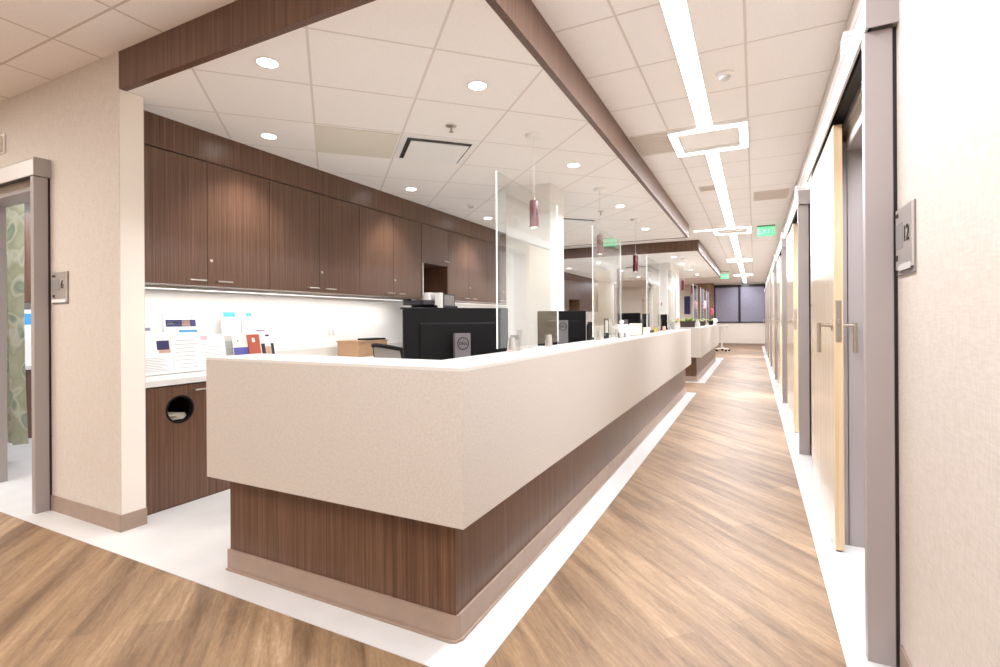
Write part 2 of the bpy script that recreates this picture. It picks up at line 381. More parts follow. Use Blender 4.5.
# front left wall with the sliding door opening, and its end
YW = 1.677
struct(MB().box(-4.2, -3.347, YW, 1.815, 0, ZC).box(-9.2, -5.25, YW, 1.815, 0, ZC).box(-5.25, -4.2, YW, 1.815, 2.16, ZC)
       .build('wall_left', M['wallcov']))
struct(MB().box(-3.3495, -3.3465, YW+.004, 1.811, .1, 2.62).build('trim_3', M['paint']))
struct(MB().box(-4.17, -3.347, YW-.008, YW, 0, .103, .002).box(-3.347, -3.339, YW-.008, 1.818, 0, .103, .002)
       .box(-9.2, -5.3, YW-.008, YW, 0, .103, .002).build('baseboard_left', M['base']))
# pod back wall (behind cabinets), end return, passage walls
struct(MB().box(-4.2, -4.07, 1.815, 9.0, 0, ZC).build('wall_back', M['splash']))
struct(MB().box(-4.07, -3.5, 8.9, 9.0, 0, ZD).build('wall_back_return', M['white']))
struct(MB().box(-5.62, -5.5, 11.0, 18.6, 0, ZC).build('wall_back_far', M['splash']))
struct(MB().box(-9.2, -7.5, 1.815, 25.6, 0, ZC).box(-7.5, -4.2, 5.0, 5.1, 0, ZC).build('wall_left_room', M['white']))
struct(MB().box(-9.3, -9.2, -3.3, 25.7, 0, ZC).build('wall_left_far', M['paint']))
struct(MB().box(-9.2, 4, -3.3, -3.2, 0, ZC).build('wall_behind', M['paint']))
struct(MB().box(3.9, 4, -3.2, 25.7, 0, ZC).build('wall_side_rooms', M['white']))
# columns
struct(MB().box(-2.34, -1.84, 4.83, 5.23, 0, ZD).build('wall_column', M['white']))
struct(MB().box(-2.34, -1.84, 13.1, 14.7, 0, ZD).build('wall_column', M['white']))
# right wall with openings
PITCH = 3.12; Y0 = 2.235
doors = [Y0+PITCH*i for i in range(7)]
mb = MB().box(XR, XR+.2, -3.2, Y0+.05, 0, ZC)
for i, y in enumerate(doors):
    o0, o1 = y+.05, y+1.10
    nxt = doors[i+1]+.05 if i < 6 else 25.6
    mb.box(XR, XR+.2, o0, o1, 2.16, ZC).box(XR, XR+.2, o1, nxt, 0, ZC)
struct(mb.build('wall_right', M['wallcov']))
mb = MB().box(XR-.008, XR, -3.2, Y0-.03, 0, .103, .002)
for i, y in enumerate(doors):
    nxt = doors[i+1] if i < 6 else 25.6
    mb.box(XR-.006, XR, y+1.14, nxt-.01, 0, .103, .002)
struct(mb.build('baseboard_right', M['base']))
mb = MB()
for i, y in enumerate(doors[:-1]): mb.box(XR+.2, 3.9, y+2.1, y+2.2, 0, 2.7)
struct(mb.build('wall_room_divider', M['white']))

# far wall and windows
WX0, WX1, WZ0, WZ1 = -1.66, XR, 1.03, 2.76
struct(MB().box(-9.2, 4, 25.6, 25.75, 0, WZ0).box(-9.2, WX0, 25.6, 25.75, WZ0, ZC).box(WX0, 4, 25.6, 25.75, WZ1, ZC)
       .box(WX1, 4, 25.6, 25.75, WZ0, WZ1).build('wall_far', M['paint']))
struct(MB().box(-2.0, XR, 25.585, 25.6, 0, .1).build('baseboard_far', M['base']))
for n, (a, b) in enumerate(((WX0, -.60), (-.60, WX1))):
    w = door_root('window_%d' % (n+1), ((a+b)/2, 25.6, WZ0))
    t = .05
    MB().box(a, b, 25.56, 25.66, WZ0, WZ0+t).box(a, b, 25.56, 25.66, WZ1-.1, WZ1+.02).box(a, a+t, 25.56, 25.66, WZ0, WZ1).box(b-t, b, 25.56, 25.66, WZ0, WZ1).build('window_frame', M['wframe'], w)
    MB().box(a+t, b-t, 25.6, 25.605, WZ0+t, WZ1-.1).build('roller_shade', M['shade'], w)
    MB().box(a+t, b-t, 25.64, 25.646, WZ0+t, WZ1-.1).build('pane', M['glass'], w)
# brown panelled pier by the window and notice board
struct(MB().box(-2.42, -1.66, 25.1, 25.6, 0, ZC).build('trim_4', M['brownpanel']))
struct(MB().box(-7.2, -5.5, 22.0, 22.1, 0, ZC).build('wall_far_left', M['paint']))
bd = MB().box(-2.98, -2.72, 25.57, 25.598, 1.45, 2.3, .004).build('notice_board', M['navy'], origin=(-2.85, 25.6, 1.45))
tag(bd, 'tall narrow navy blue notice board on the far white wall beyond the second desk', 'notice board')

# far cream door beside the brown pier, seen above the desk
dr = door_root('door_9', (-4.4, 25.6, 0))
MB().box(-4.95, -4.87, 25.56, 25.6, 0, 2.2).box(-3.93, -3.85, 25.56, 25.6, 0, 2.2).box(-4.95, -3.85, 25.56, 25.6, 2.12, 2.2).build('door_frame', M['alu'], dr)
MB().box(-4.87, -3.93, 25.575, 25.6, 0, 2.12).build('door_leaf', M['maple'], dr)
MB().cyl((-4.0, 25.57, 1.02), (-4.0, 25.54, 1.02), .012).cyl((-4.0, 25.54, 1.02), (-4.12, 25.54, 1.02), .01).build('door_handle', M['nickel'], dr)

# ---------------------------------------------------------------- sliding doors on the right wall (door_2 .. door_8)
def handle_pair(leaf, y, x_in, x_out, zc=1.17):
    for s, xf in ((-1, x_in), (1, x_out)):
        xo = xf+s*.062
        b = MB().cyl((xf, y, zc+.03), (xf+s*.007, y, zc+.03), .026)
        b.cyl((xf, y, zc+.03), (xo, y, zc+.03), .0085).cyl((xo, y, zc+.045), (xo, y, zc-.115), .0105)
        b.build('door_handle', M['nickel'], leaf, smooth=True)
for i, y in enumerate(doors):
    d = door_root('door_%d' % (i+2), (XR, y+.5, 0))
    x0 = .36
    MB().box(x0, XR-.012, y-.005, y+.045, 0, 2.27, .003).build('frame_post', M['steel'], d)
    MB().box(XR-.012, XR, y+.003, y+.03, 0, 2.27).build('gap_shade_strip', M['dark'], d)  # dark strip standing in for the shade between post and wall
    hd = MB().prism([(x0, 2.275), (x0, 2.38), (x0+.012, 2.395), (XR, 2.395), (XR, 2.275), (XR-.012, 2.275), (XR-.012, 2.385), (x0+.01, 2.385), (x0+.01, 2.275)], 'Y', y-.03, y+2.26)
    hd.build('header_cover', M['hdr'], d)
    MB().box(x0, XR, y-.036, y-.03, 2.27, 2.395, .001).build('header_end_cap', M['steel'], d)
    MB().box(x0+.03, XR-.02, y, y+2.24, 2.30, 2.335).build('sliding_track', M['dark'], d)
    # opening lining
    MB().box(XR-.002, XR+.21, y+1.085, y+1.10, 0, 2.16).box(.426, XR+.002, y+1.085, y+1.14, 0, 2.2).box(XR-.002, XR+.21, y+.05, y+.06, 0, 2.16).box(XR-.002, XR+.21, y+.05, y+1.1, 2.15, 2.165)\
        .box(XR+.09, XR+.105, y+1.07, y+1.09, 0, 2.15).build('opening_lining', M['steel'], d)
    lf = MB().box(.378, .419, y+.965, y+2.17, .012, 2.262, .0015).build('door_leaf', M['maple_face'], d)
    MB().box(.3795, .4175, y+.963, y+.9665, .014, 2.26).build('edge_band', M['maple_edge'], lf)
    MB().box(.386, .411, y+.9605, y+.9645, 1.115, 1.335, .001).build('lock_plate', M['nickel'], lf)
    MB().box(.394, .403, y+.952, y+.962, 1.21, 1.235, .001).build('latch', M['chrome'], lf)
    handle_pair(lf, y+1.035, .378, .419)
    MB().cyl((.378, y+2.1, 1.34), (.372, y+2.1, 1.34), .012).build('finger_pull', M['nickel'], lf)

# left sliding door
d = door_root('door_1', (-4.7, YW, 0))
MB().box(-4.21, -4.166, 1.59, YW-.01, .0, 2.195, .003).build('frame_post', M['steel'], d)
MB().box(-4.185, -4.163, YW-.01, YW, 0, 2.195).build('gap_shade_strip', M['dark'], d)  # shade behind the left post, put in as a dark strip
MB().prism([(1.585, 2.2), (1.585, 2.3), (1.597, 2.315), (YW, 2.315), (YW, 2.2), (YW-.01, 2.2), (YW-.01, 2.305), (1.595, 2.305), (1.595, 2.2)], 'X', -6.6, -4.157).build('header_cover', M['hdr'], d)
MB().box(-4.157, -4.150, 1.585, YW, 2.195, 2.315, .001).build('header_end_cap', M['steel'], d)
MB().box(-6.55, -4.2, 1.615, 1.66, 2.215, 2.25).build('sliding_track', M['dark'], d)
MB().box(-5.26, -5.24, YW-.002, 1.83, 0, 2.16).box(-4.21, -4.195, YW-.002, 1.83, 0, 2.16).box(-5.25, -4.2, YW-.002, 1.83, 2.145, 2.165).build('opening_lining', M['steel'], d)
MB().box(-6.5, -5.27, 1.61, 1.65, .012, 2.19, .0015).build('door_leaf', M['maple_face'], d)

# ---------------------------------------------------------------- reception desks
def desk(label, a, y1, b, c, loc, zt=1.067, zb=.483):
    D = thing('reception_desk', label, 'reception desk', loc)
    L = .285
    bv = .0025
    # cladding panel, L shaped: front (along X) and corridor side (along Y)
    MB().prism([(c, a), (b, a), (b, y1), (b-.03, y1), (b-.03, a+.03), (c, a+.03)], 'Z', zb, zt-.012).build('front_panel', M['panel'], D)
    MB().prism([(c, a), (b, a), (b, y1), (b-L, y1), (b-L, a+L+.015), (c, a+L+.015)], 'Z', zt-.012, zt).build('counter_ledge', M['ledge'], D)
    MB().prism([(c+.03, a+.03), (b-.03, a+.03), (b-.03, y1-.01), (b-L+.01, y1-.01), (b-L+.01, a+L), (c+.03, a+L)], 'Z', zb+.01, zt-.012).build('ledge_core', M['white'], D)
    k = .088
    MB().prism([(c+.05, a+k), (b-k, a+k), (b-k, y1-.03), (b-L+.02, y1-.03), (b-L+.02, a+L-.01), (c+.05, a+L-.01)], 'Z', .0, zb+.01).build('plinth_panel', M['lam'], D)
    k2 = k-.012; f = .03
    MB().prism([(c+.042, a+k2), (b-k2-f, a+k2), (b-k2-f*.3, a+k2+f*.3), (b-k2, a+k2+f), (b-k2, y1-.02), (b-k, y1-.02), (b-k, a+k), (c+.042, a+k)], 'Z', .003, .103)\
        .prism([(c+.042, a+k2-.01), (b-k2-f, a+k2-.01), (b-k2-f*.2, a+k2-.01+f*.3), (b-k2+.01, a+k2+f), (b-k2+.01, y1-.02), (b-k, y1-.02), (b-k, a+k), (c+.042, a+k)], 'Z', .003, .012)\
        .build('cove_base', M['base'], D)
    MB().prism([(c+.03, a+L+.015), (b-L, a+L+.015), (b-L, y1-.05), (b-L-.6, y1-.05), (b-L-.6, a+L+.6), (c+.03, a+L+.6)], 'Z', .73, .76).build('work_surface', M['ledge'], D)
    ys = [a+L+.8+1.9*i for i in range(int((y1-a-1)/1.9)+1)]
    for yy in ys: MB().box(b-L-.55, b-L-.01, yy, yy+.03, .003, .73).build('support_panel', M['lam'], D)
    return D
desk('long cream speckled reception desk with walnut base nearest the camera', 1.583, 9.0, -.946, -2.405, (-1.3, 2.5, 0))
desk('second cream reception desk with walnut base further down the corridor', 10.55, 16.0, -.93, -3.2, (-1.3, 12.5, 0))

# ---------------------------------------------------------------- upper cabinets
XU = -3.555; ZUB, ZUT = 1.503, 2.405; UW = 1.065
def upper(label, loc, zb=ZUB, w=UW, lock=True, single=False, depth=.51, group='walnut upper cabinets'):
    U = thing('upper_cabinet', label, 'wall cabinet', loc, group, local=True)
    h = ZUT-zb
    MB().box(-depth, -.021, 0, w, 0, h-.003).build('cabinet_body', M['lam'], U)
    g = .0016
    halves = ((g, w-g),) if single else ((g, w/2-g), (w/2+g, w-g))
    for i, (y0, y1) in enumerate(halves):
        dd = MB().box(-.02, 0, y0, y1, -.002, h-.004, .0008).build('door', M['lam'], U)
        hc = (w-.09) if single else (w/2-.085 if i == 0 else w/2+.12)
        if single: hc = w-.08
        MB().cyl((.028, hc-.06, .035), (.028, hc+.06, .035), .0055).cyl((0, hc-.05, .035), (.028, hc-.05, .035), .004).cyl((0, hc+.05, .035), (.028, hc+.05, .035), .004).build('handle', M['chrome'], dd, smooth=True)
        if lock and i == len(halves)-1 and not single:
            MB().cyl((0, w/2+.028, .185), (.006, w/2+.028, .185), .011).build('cam_lock', M['chrome'], dd, smooth=True)
    return U
ul = ['walnut upper cabinet beside the end of the left wall, above the white leaflets',
      'second walnut upper cabinet from the left wall',
      'third walnut upper cabinet, just left of the printer niche',
      None,
      'walnut upper cabinet just right of the printer niche',
      'walnut upper cabinet seen through the first glass screen',
      'walnut upper cabinet at the far end of the first run, behind the column']
ys = [1.822, 1.822+UW, 1.822+2*UW, 5.02, 5.61, 5.61+UW, 5.61+2*UW]
U0 = None
for i, (y, l) in enumerate(zip(ys, ul)):
    if i == 3: continue
    if U0 is None: U0 = upper(l, (XU, y, ZUB))
    else: copy_tree(U0, (XU, y, ZUB), label=l)
N = upper('short walnut cabinet above the open printer niche', (XU, 5.02, 1.955), zb=1.955, w=.588, single=True)
N.name = 'niche_cabinet'
nb = thing('niche_surround', 'open walnut lined niche behind the printer', 'cabinet niche', (XU-.25, 5.31, ZUB))
MB().box(-4.065, XU, 5.02, 5.04, ZUB, 1.95).build('side_panel', M['lam'], nb)
MB().box(-4.065, XU, 5.588, 5.608, ZUB, 1.95).build('side_panel', M['lam'], nb)
MB().box(-4.065, -4.05, 5.04, 5.588, ZUB, 1.95).build('back_panel', M['inside'], nb)
MB().box(-4.065, XU, 5.02, 5.608, 1.935, 1.952).build('top_panel', M['lam'], nb)
MB().box(XU, XU+.012, 5.022, 5.04, ZUB, 1.93).build('edge_strip', M['alu'], nb)
struct(MB().box(-4.07, XU, 1.822, 8.82, ZUT+.004, ZD).build('trim_5', M['lam']))
# far pod cabinets
XU2 = -4.95
f0 = None
for i in range(6):
    y = 11.3+UW*i
    l = 'walnut upper cabinet beyond the first column, %s behind the second desk' % ['nearest', 'second from the near end', 'just before the dark niche', '', 'just past the dark niche', 'farthest'][i]
    if i == 3:
        continue
    f0 = copy_tree(U0, (XU2, y, ZUB), label=l); f0['group'] = 'walnut upper cabinets behind the second desk'
struct(MB().box(-5.5, XU2, 11.3, 17.7, ZUT+.004, ZD).build('trim_6', M['lam']))
nb = thing('niche_surround', 'dark open niche between far walnut upper cabinets', 'cabinet niche', (XU2-.25, 15.0, ZUB))
MB().box(-5.495, XU2, 14.5, 15.555, 1.85, ZUT).box(-5.495, XU2, 14.5, 14.52, ZUB, 1.85).box(-5.495, XU2, 15.53, 15.555, ZUB, 1.85).build('niche_box', M['lam'], nb)
MB().box(-5.495, -5.48, 14.52, 15.53, ZUB, 1.85).build('back_panel', M['inside'], nb)

# under cabinet lights
def ucl(label, x, y0, y1):
    o = thing('under_cabinet_light', label, 'light fixture', (x, (y0+y1)/2, ZUB-.02), 'under cabinet lights')
    MB().box(x-.02, x+.02, y0, y1, ZUB-.018, ZUB-.003, .002).build('housing', M['alu'], o)
    MB().box(x-.016, x+.016, y0+.01, y1-.01, ZUB-.021, ZUB-.018).build('lens', M['uglow'], o)
    l = area('lamp_light', (0, 0, 0), .05, (y1-y0)*3.6, col=(1, .985, .95), sy=y1-y0-.04); l.parent = o; l.location = (0, 0, -.006)
    return o
ucl('slim light bar under the left half of the first cabinet run', -3.84, 1.86, 5.0)
ucl('slim light bar under the right half of the first cabinet run', -3.84, 5.65, 8.7)
ucl('slim light bar under the far cabinet run behind the second desk', -5.15, 11.4, 17.0)

# ---------------------------------------------------------------- base cabinets and worktops
XB = -3.472
def basecab(label, y0, w, hole=False):
    B = thing('base_cabinet', label, 'base cabinet', (XB-.3, y0+w/2, 0), 'walnut base cabinets')
    zt = .82
    if not hole:
        MB().box(-4.065, XB-.02, y0, y0+w, .09, zt).build('cabinet_body', M['lam'], B)
        for i in range(2):
            a, b = y0+i*w/2+.002, y0+(i+1)*w/2-.002
            dd = MB().box(XB-.019, XB, a, b, .012, zt-.006, .0008).build('door', M['lam'], B)
            hc = (b-.1) if i == 0 else (a+.1)
            MB().cyl((XB+.028, hc-.06, .765), (XB+.028, hc+.06, .765), .0055).cyl((XB, hc-.05, .765), (XB+.028, hc-.05, .765), .004).cyl((XB, hc+.05, .765), (XB+.028, hc+.05, .765), .004).build('handle', M['chrome'], dd, smooth=True)
    else:
        cy, cz, r = 2.10, .652, .088
        MB().box(-4.065, XB-.02, y0, y0+.018, .09, zt).box(-4.065, XB-.02, y0+w-.018, y0+w, .09, zt).box(-4.065, -4.05, y0, y0+w, .09, zt).box(-4.065, XB-.02, y0, y0+w, .09, .108).build('cabinet_body', M['inside'], B)
        # door with a round waste hole
        a, b, z0, z1 = y0+.002, y0+w-.002, .012, zt-.006
        bm = bmesh.new(); n = 48
        def ring(x):
            inn = [bm.verts.new((x, cy+r*math.cos(2*PI*i/n), cz+r*math.sin(2*PI*i/n))) for i in range(n)]
            out = []
            for i in range(n):
                ca, sa = math.cos(2*PI*i/n), math.sin(2*PI*i/n)
                t = min([((b-cy)/ca if ca > 0 else (a-cy)/ca) if abs(ca) > 1e-6 else 1e9, ((z1-cz)/sa if sa > 0 else (z0-cz)/sa) if abs(sa) > 1e-6 else 1e9])
                out.append([cy+ca*t, cz+sa*t])
            for (yy, zz) in ((a, z0), (a, z1), (b, z0), (b, z1)):
                k = min(range(n), key=lambda j: (out[j][0]-yy)**2+(out[j][1]-zz)**2); out[k] = [yy, zz]
            out = [bm.verts.new((x, p[0], p[1])) for p in out]
            for i in range(n): bm.faces.new((inn[i], inn[(i+1) % n], out[(i+1) % n], out[i]))
            return inn, out
        i0, o0 = ring(XB-.019); i1, o1 = ring(XB)
        for i in range(n):
            j = (i+1) % n
            bm.faces.new((i0[i], i0[j], i1[j], i1[i])); bm.faces.new((o0[i], o0[j], o1[j], o1[i]))
        bmesh.ops.recalc_face_normals(bm, faces=bm.faces)
        m_ = MB(); m_.add(bm); dd = m_.build('door', M['lam'], B)
        g = MB()
        bm = bmesh.new(); rs = []
        for (rr, xx) in ((r+.006, XB), (r+.006, XB+.004), (r-.004, XB+.005), (r-.006, XB-.03)):
            rs.append([bm.verts.new((xx, cy+rr*math.cos(2*PI*i/n), cz+rr*math.sin(2*PI*i/n))) for i in range(n)])
        for q in range(3):
            for i in range(n): bm.faces.new((rs[q][i], rs[q][(i+1) % n], rs[q+1][(i+1) % n], rs[q+1][i]))
        bmesh.ops.recalc_face_normals(bm, faces=bm.faces); g.add(bm); g.build('grommet_ring', M['black'], dd, smooth=True)
        MB().cyl((XB+.028, 2.19, .772), (XB+.028, 2.31, .772), .0055).cyl((XB, 2.2, .772), (XB+.028, 2.2, .772), .004).cyl((XB, 2.3, .772), (XB+.028, 2.3, .772), .004).build('handle', M['chrome'], dd, smooth=True)
    MB().box(-4.06, XB-.006, y0, y0+w, 0.003, .09).build('toe_kick', M['lam'], B)
    return B
basecab('walnut base cabinet with round black waste hole at the left wall end', 1.822, .53, True)
rest = [(2.354+.924*i, .922) for i in range(7)]
for i, (y, w) in enumerate(rest):
    basecab(['walnut base cabinet right of the waste hole cabinet, half hidden by the desk'][0] if i == 0 else 'walnut base cabinet in the run concealed behind the near desk', y, w)
wb = MB().lathe([(.16, 0), (.19, .46), (.185, .46), (.155, .01), (.0, .01)], c=(-3.75, 2.09, .11)).build('waste_bin', M['dark'], origin=(-3.75, 2.09, .11), smooth=True)
tag(wb, 'dark waste bin inside the cabinet behind the round hole', 'bin')
q = MB(); 
for i in range(5): q.box(-3.68+.01*i, -3.55+.008*i, 1.99+.012*i, 2.2-.01*i, .575+i*.008, .58+i*.008, rz=.2*i-.4)
tag(q.build('crumpled_paper', M['cream'], origin=(-3.62, 2.1, .57)), 'discarded cream paper showing in the round waste hole', 'paper')
ct = thing('countertop', 'white back counter running beneath the walnut upper cabinets', 'countertop', (-3.75, 5.3, .82))
MB().box(-4.068, -3.45, 1.82, 8.84, .822, .862, .003).build('slab', M['ledge'], ct)
MB().box(-4.068, -4.05, 1.82, 8.84, .862, .96, .002).build('upstand', M['ledge'], ct)
bc = MB().box(-5.495, -4.9, 11.3, 17.6, .0, .862, .003).build('far_counter_cabinet', M['ledge'], origin=(-5.2, 14.4, 0))
tag(bc, 'white back counter behind the second desk', 'countertop')

# ---------------------------------------------------------------- ceiling lights over the desks
down_pts = [(-2.319, 1.875, 'front left recessed downlight just behind the left walnut soffit'),
            (-1.453, 2.624, 'recessed downlight nearest the corridor soffit, above the near desk corner'),
            (-3.233, 2.624, 'recessed downlight near the cabinets above the leaflets'),
            (-3.225, 4.372, 'second recessed downlight along the cabinet fascia'),
            (-1.44, 4.372, 'second recessed downlight along the corridor side of the near desk'),
            (-3.228, 6.103, 'third recessed downlight along the cabinet fascia'),
            (-1.46, 6.221, 'third recessed downlight along the corridor side of the near desk'),
            (-3.228, 7.85, 'fourth recessed downlight along the cabinet fascia, left of the column'),
            (-1.49, 7.997, 'farthest downlight over the corridor side of the near desk')]
for k, (x, y) in enumerate(((-1.6, 11.9), (-3.4, 12.2), (-1.6, 13.6), (-4.5, 13.2), (-3.4, 14.6), (-1.6, 15.3), (-1.6, 17.0), (-3.4, 17.0))):
    down_pts.append((x, y, 'recessed downlight above the second desk, %s from the front' % ['nearest', 'second', 'third', 'fourth', 'fifth', 'sixth', 'seventh', 'eighth'][k]))
DL = thing('recessed_downlight', None, 'downlight', (0, 0, 0), local=True)
MB().lathe([(.05, -.001), (.064, -.001), (.066, -.003), (.058, -.005), (.05, -.003)], seg=32).build('trim_ring', M['wplas'], DL, smooth=True)
MB().cyl((0, 0, -.0035), (0, 0, .0), .051, seg=32).build('lens', M['down'], DL)
ld = bpy.data.lights.new('lamp_light', 'SPOT'); ld.energy = DOWN_W*5.6; ld.spot_size = math.radians(110); ld.spot_blend = .8; ld.shadow_soft_size = .06; ld.color = (.98, .985, 1.0)
lo = bpy.data.objects.new('lamp_light', ld); S.collection.objects.link(lo); lo.parent = DL; lo.location = (0, 0, -.03)
for i, (x, y, l) in enumerate(down_pts):
    o = DL if i == 0 else copy_tree(DL, (x, y, ZD))
    o.location = (x, y, ZD); tag(o, l, 'downlight', 'recessed downlights')

# corridor linear light with rectangular loops
RY = [4.85, 10.05, 15.25, 20.45]
segs = []; prev = -1.2
for r in RY: segs.append((prev, r-.325)); prev = r+.325
segs.append((prev, 25.3))
sl = ['linear ceiling light segment nearest the camera, running in from the top edge', 'linear ceiling light segment between the first and second rectangular lights',
      'linear ceiling light segment between the second and third rectangular lights', 'linear ceiling light segment between the third and fourth rectangular lights',
      'last linear ceiling light segment, ending at the far window']
for (a, b), l in zip(segs, sl):
    o = thing('linear_ceiling_light', l, 'ceiling light', (-.355, (a+b)/2, ZC), 'linear corridor lights')
    MB().box(-.418, -.292, a, b, ZC-.008, ZC+.02, .001).build('housing', M['wplas'], o)
    MB().box(-.410, -.300, a+.005, b-.005, ZC-.010, ZC-.007).build('diffuser', M['strip'], o)
    ll = area('lamp_light', (0, 0, 0), .1, 18*(b-a), sy=b-a-.1); ll.parent = o; ll.location = (0, 0, -.015)
rl = ['rectangular ring ceiling light nearest the camera', 'second rectangular ring ceiling light, beside the first green exit sign', 'third rectangular ring ceiling light down the corridor', 'farthest rectangular ring ceiling light']
for y, l in zip(RY, rl):
    o = thing('rectangular_ceiling_light', l, 'ceiling light', (-.345, y, ZC), 'rectangular ring lights')
    x0, x1, y0, y1, w = -.652, -.038, y-.335, y+.335, .068
    h = MB().box(x0, x1, y0, y0+w, ZC-.03, ZC+.01, .001).box(x0, x1, y1-w, y1, ZC-.03, ZC+.01, .001).box(x0, x0+w, y0+w, y1-w, ZC-.03, ZC+.01, .001).box(x1-w, x1, y0+w, y1-w, ZC-.03, ZC+.01, .001)
    h.build('housing', M['wplas'], o)
    e = .004
    MB().box(x0+e, x1-e, y0+e, y0+w-e, ZC-.034, ZC-.029).box(x0+e, x1-e, y1-w+e, y1-e, ZC-.034, ZC-.029).box(x0+e, x0+w-e, y0+w-e, y1-w+e, ZC-.034, ZC-.029).box(x1-w+e, x1-e, y0+w-e, y1-w+e, ZC-.034, ZC-.029).build('diffuser', M['strip'], o)
o = thing('linear_ceiling_light', 'short crosswise linear light between the near soffit and the second rectangular light', 'ceiling light', (-.82, 9.9, ZC))
MB().box(-.985, -.655, 9.86, 9.95, ZC-.008, ZC+.01, .001).build('housing', M['wplas'], o)
MB().box(-.98, -.66, 9.87, 9.94, ZC-.010, ZC-.007).build('diffuser', M['strip'], o)

# ---------------------------------------------------------------- pendants
def pendant(label, loc, mat, zb=1.93, h=.2):
    P = thing('pendant_light', label, 'pendant light', loc, 'cylinder pendant lights over the desks', local=True)
    MB().lathe([(.0, -.028), (.05, -.028), (.062, -.02), (.065, -.001), (0, -.001)]).build('canopy', M['wplas'], P, smooth=True)
    MB().cyl((0, 0, -.02), (0, 0, zb+h-ZD+.02), .0022, seg=8).build('cord', M['lgrey'], P)
    MB().cyl((0, 0, zb+h-ZD), (0, 0, zb+h-ZD+.022), .012).build('cap', M['nickel'], P, smooth=True)
    z = zb-ZD
    MB().lathe([(.0, z+h), (.033, z+h), (.035, z+h-.004), (.035, z), (.030, z), (.030, z+h-.02), (0, z+h-.02)]).build('lamp_shade', mat, P, smooth=True)
    MB().cyl((0, 0, z+.004), (0, 0, z+.012), .029).build('lamp', M['pglow'], P)
    return P
p0 = pendant('nearest burgundy cylinder pendant, coloured paler for the reflections of the first glass screen', (-1.47, 3.52, ZD), M['red_washed'])
copy_tree(p0, (-1.46, 5.3, ZD), label='second cylinder pendant, coloured paler for the reflections of the second glass screen')
p1 = pendant('third pendant, deep burgundy cylinder seen clear of the glass', (-1.47, 7.15, ZD), M['red'], zb=1.9, h=.225)
copy_tree(p1, (-1.47, 12.4, ZD), label='burgundy cylinder pendant over the near end of the second desk')
copy_tree(p1, (-1.47, 14.3, ZD), label='farthest burgundy cylinder pendant, in front of the brown pier')

# ---------------------------------------------------------------- glass screens on the ledges
def screen(label, y0, y1, x=-1.17, zt=2.0):
    G = thing('glass_screen', label, 'glass screen', (x, (y0+y1)/2, 1.067), 'clear glass screens on the counter ledges')
    MB().box(x-.004, x+.004, y0+.002, y1-.002, 1.095, zt-.002).build('pane', M['glass'], G)
    MB().box(x-.004, x+.004, y0, y0+.002, 1.095, zt).box(x-.004, x+.004, y1-.002, y1, 1.095, zt).build('polished_edge', M['edge'], G)
    for yy in (y0+.17, y1-.17):
        MB().box(x-.02, x+.02, yy-.022, yy+.022, 1.067, 1.078, .001).prism([(x-.018, 1.078), (x-.006, 1.078), (x-.006, 1.145), (x-.012, 1.145)], 'Y', yy-.018, yy+.018)\
            .prism([(x+.018, 1.078), (x+.006, 1.078), (x+.006, 1.145), (x+.012, 1.145)], 'Y', yy-.018, yy+.018).build('clamp', M['alu'], G)
    return G
screen('first tall clear glass screen, on the ledge beside the nearest monitor', 2.304, 3.20)
screen('second clear glass screen along the near desk', 4.02, 4.99)
screen('third clear glass screen along the near desk', 6.34, 7.3)
screen('last clear glass screen on the near desk', 8.0, 8.9)
for k, (a, b) in enumerate(((11.6, 12.5), (13.3, 14.2), (14.9, 15.8))):
    screen('clear glass screen on the second desk, %s from its near end' % ['first', 'middle', 'last'][k], a, b)

# ---------------------------------------------------------------- monitors
def monitor(label, w=.56, h=.34, zb=.22, group='black desktop monitors', logo=True):
    R = thing('desktop_monitor', label, 'computer monitor', (0, 0, 0), group, local=True)
    MB().box(-.13, .13, -.10, .10, 0, .014, .004).build('stand_base', M['grey'], R)
    col = MB().prism([(-.075, .012), (-.045, .012), (-.04, zb+.22), (-.07, zb+.22)], 'X', -.045, .045).build('stand_column', M['grey2'], R)
    MB().box(-w/2, w/2, -.012, .018, zb, zb+h, .004).build('casing', M['black'], R)
    MB().prism([(-.012, zb+.05), (-.02, zb+.06), (-.02, zb+h-.09), (-.012, zb+h-.08)], 'X', -w*.36, w*.36).build('rear_housing', M['black'], R)
    MB().box(-w/2+.012, w/2-.012, .0175, .0195, zb+.02, zb+h-.012).build('screen', M['blackgloss'], R)
    if logo:
        MB().lathe([(.034, 0), (.034, .0015), (.030, .0015), (.030, 0)], seg=32).build('x', M['black'], R)
        o = [c for c in R.children if c.name.startswith('x')][0]; o.name = 'logo_ring'
        for v in o.data.vertices: v.co = Vector((v.co.x, -.0725-v.co.z, v.co.y+zb+.165))
        text('logo_text', 'DELL', .022, M['black'], R, (0, -.0735, zb+.165), (PI/2, 0, 0))
    return R
m1 = monitor('large black monitor nearest the camera, its back to the desk corner', w=.62, h=.36, zb=.19)
def place(o, L, Rr, z=.76):
    L, Rr = Vector(L), Vector(Rr); c = (L+Rr)/2; d = Rr-L
    o.location = (c.x, c.y, z); o.rotation_euler = (0, 0, math.atan2(d.y, d.x))
place(m1, (-1.655, 2.165), (-1.285, 2.665))
m2 = monitor('second black monitor, half behind the first glass screen edge', w=.42, h=.30, zb=.255)
place(m2, (-1.67, 4.10), (-1.325, 4.28))
m3 = copy_tree(m2, label='third black monitor along the near desk, above the cream folders'); place(m3, (-1.52, 6.47), (-1.28, 6.27))
m4 = copy_tree(m2, label='fourth black monitor, right of the third and seen nearly edge on'); place(m4, (-1.43, 7.45), (-1.29, 7.08))
m5 = copy_tree(m2, label='farthest black monitor on the near desk, beside the pink orchid'); place(m5, (-1.44, 8.95), (-1.29, 8.68))

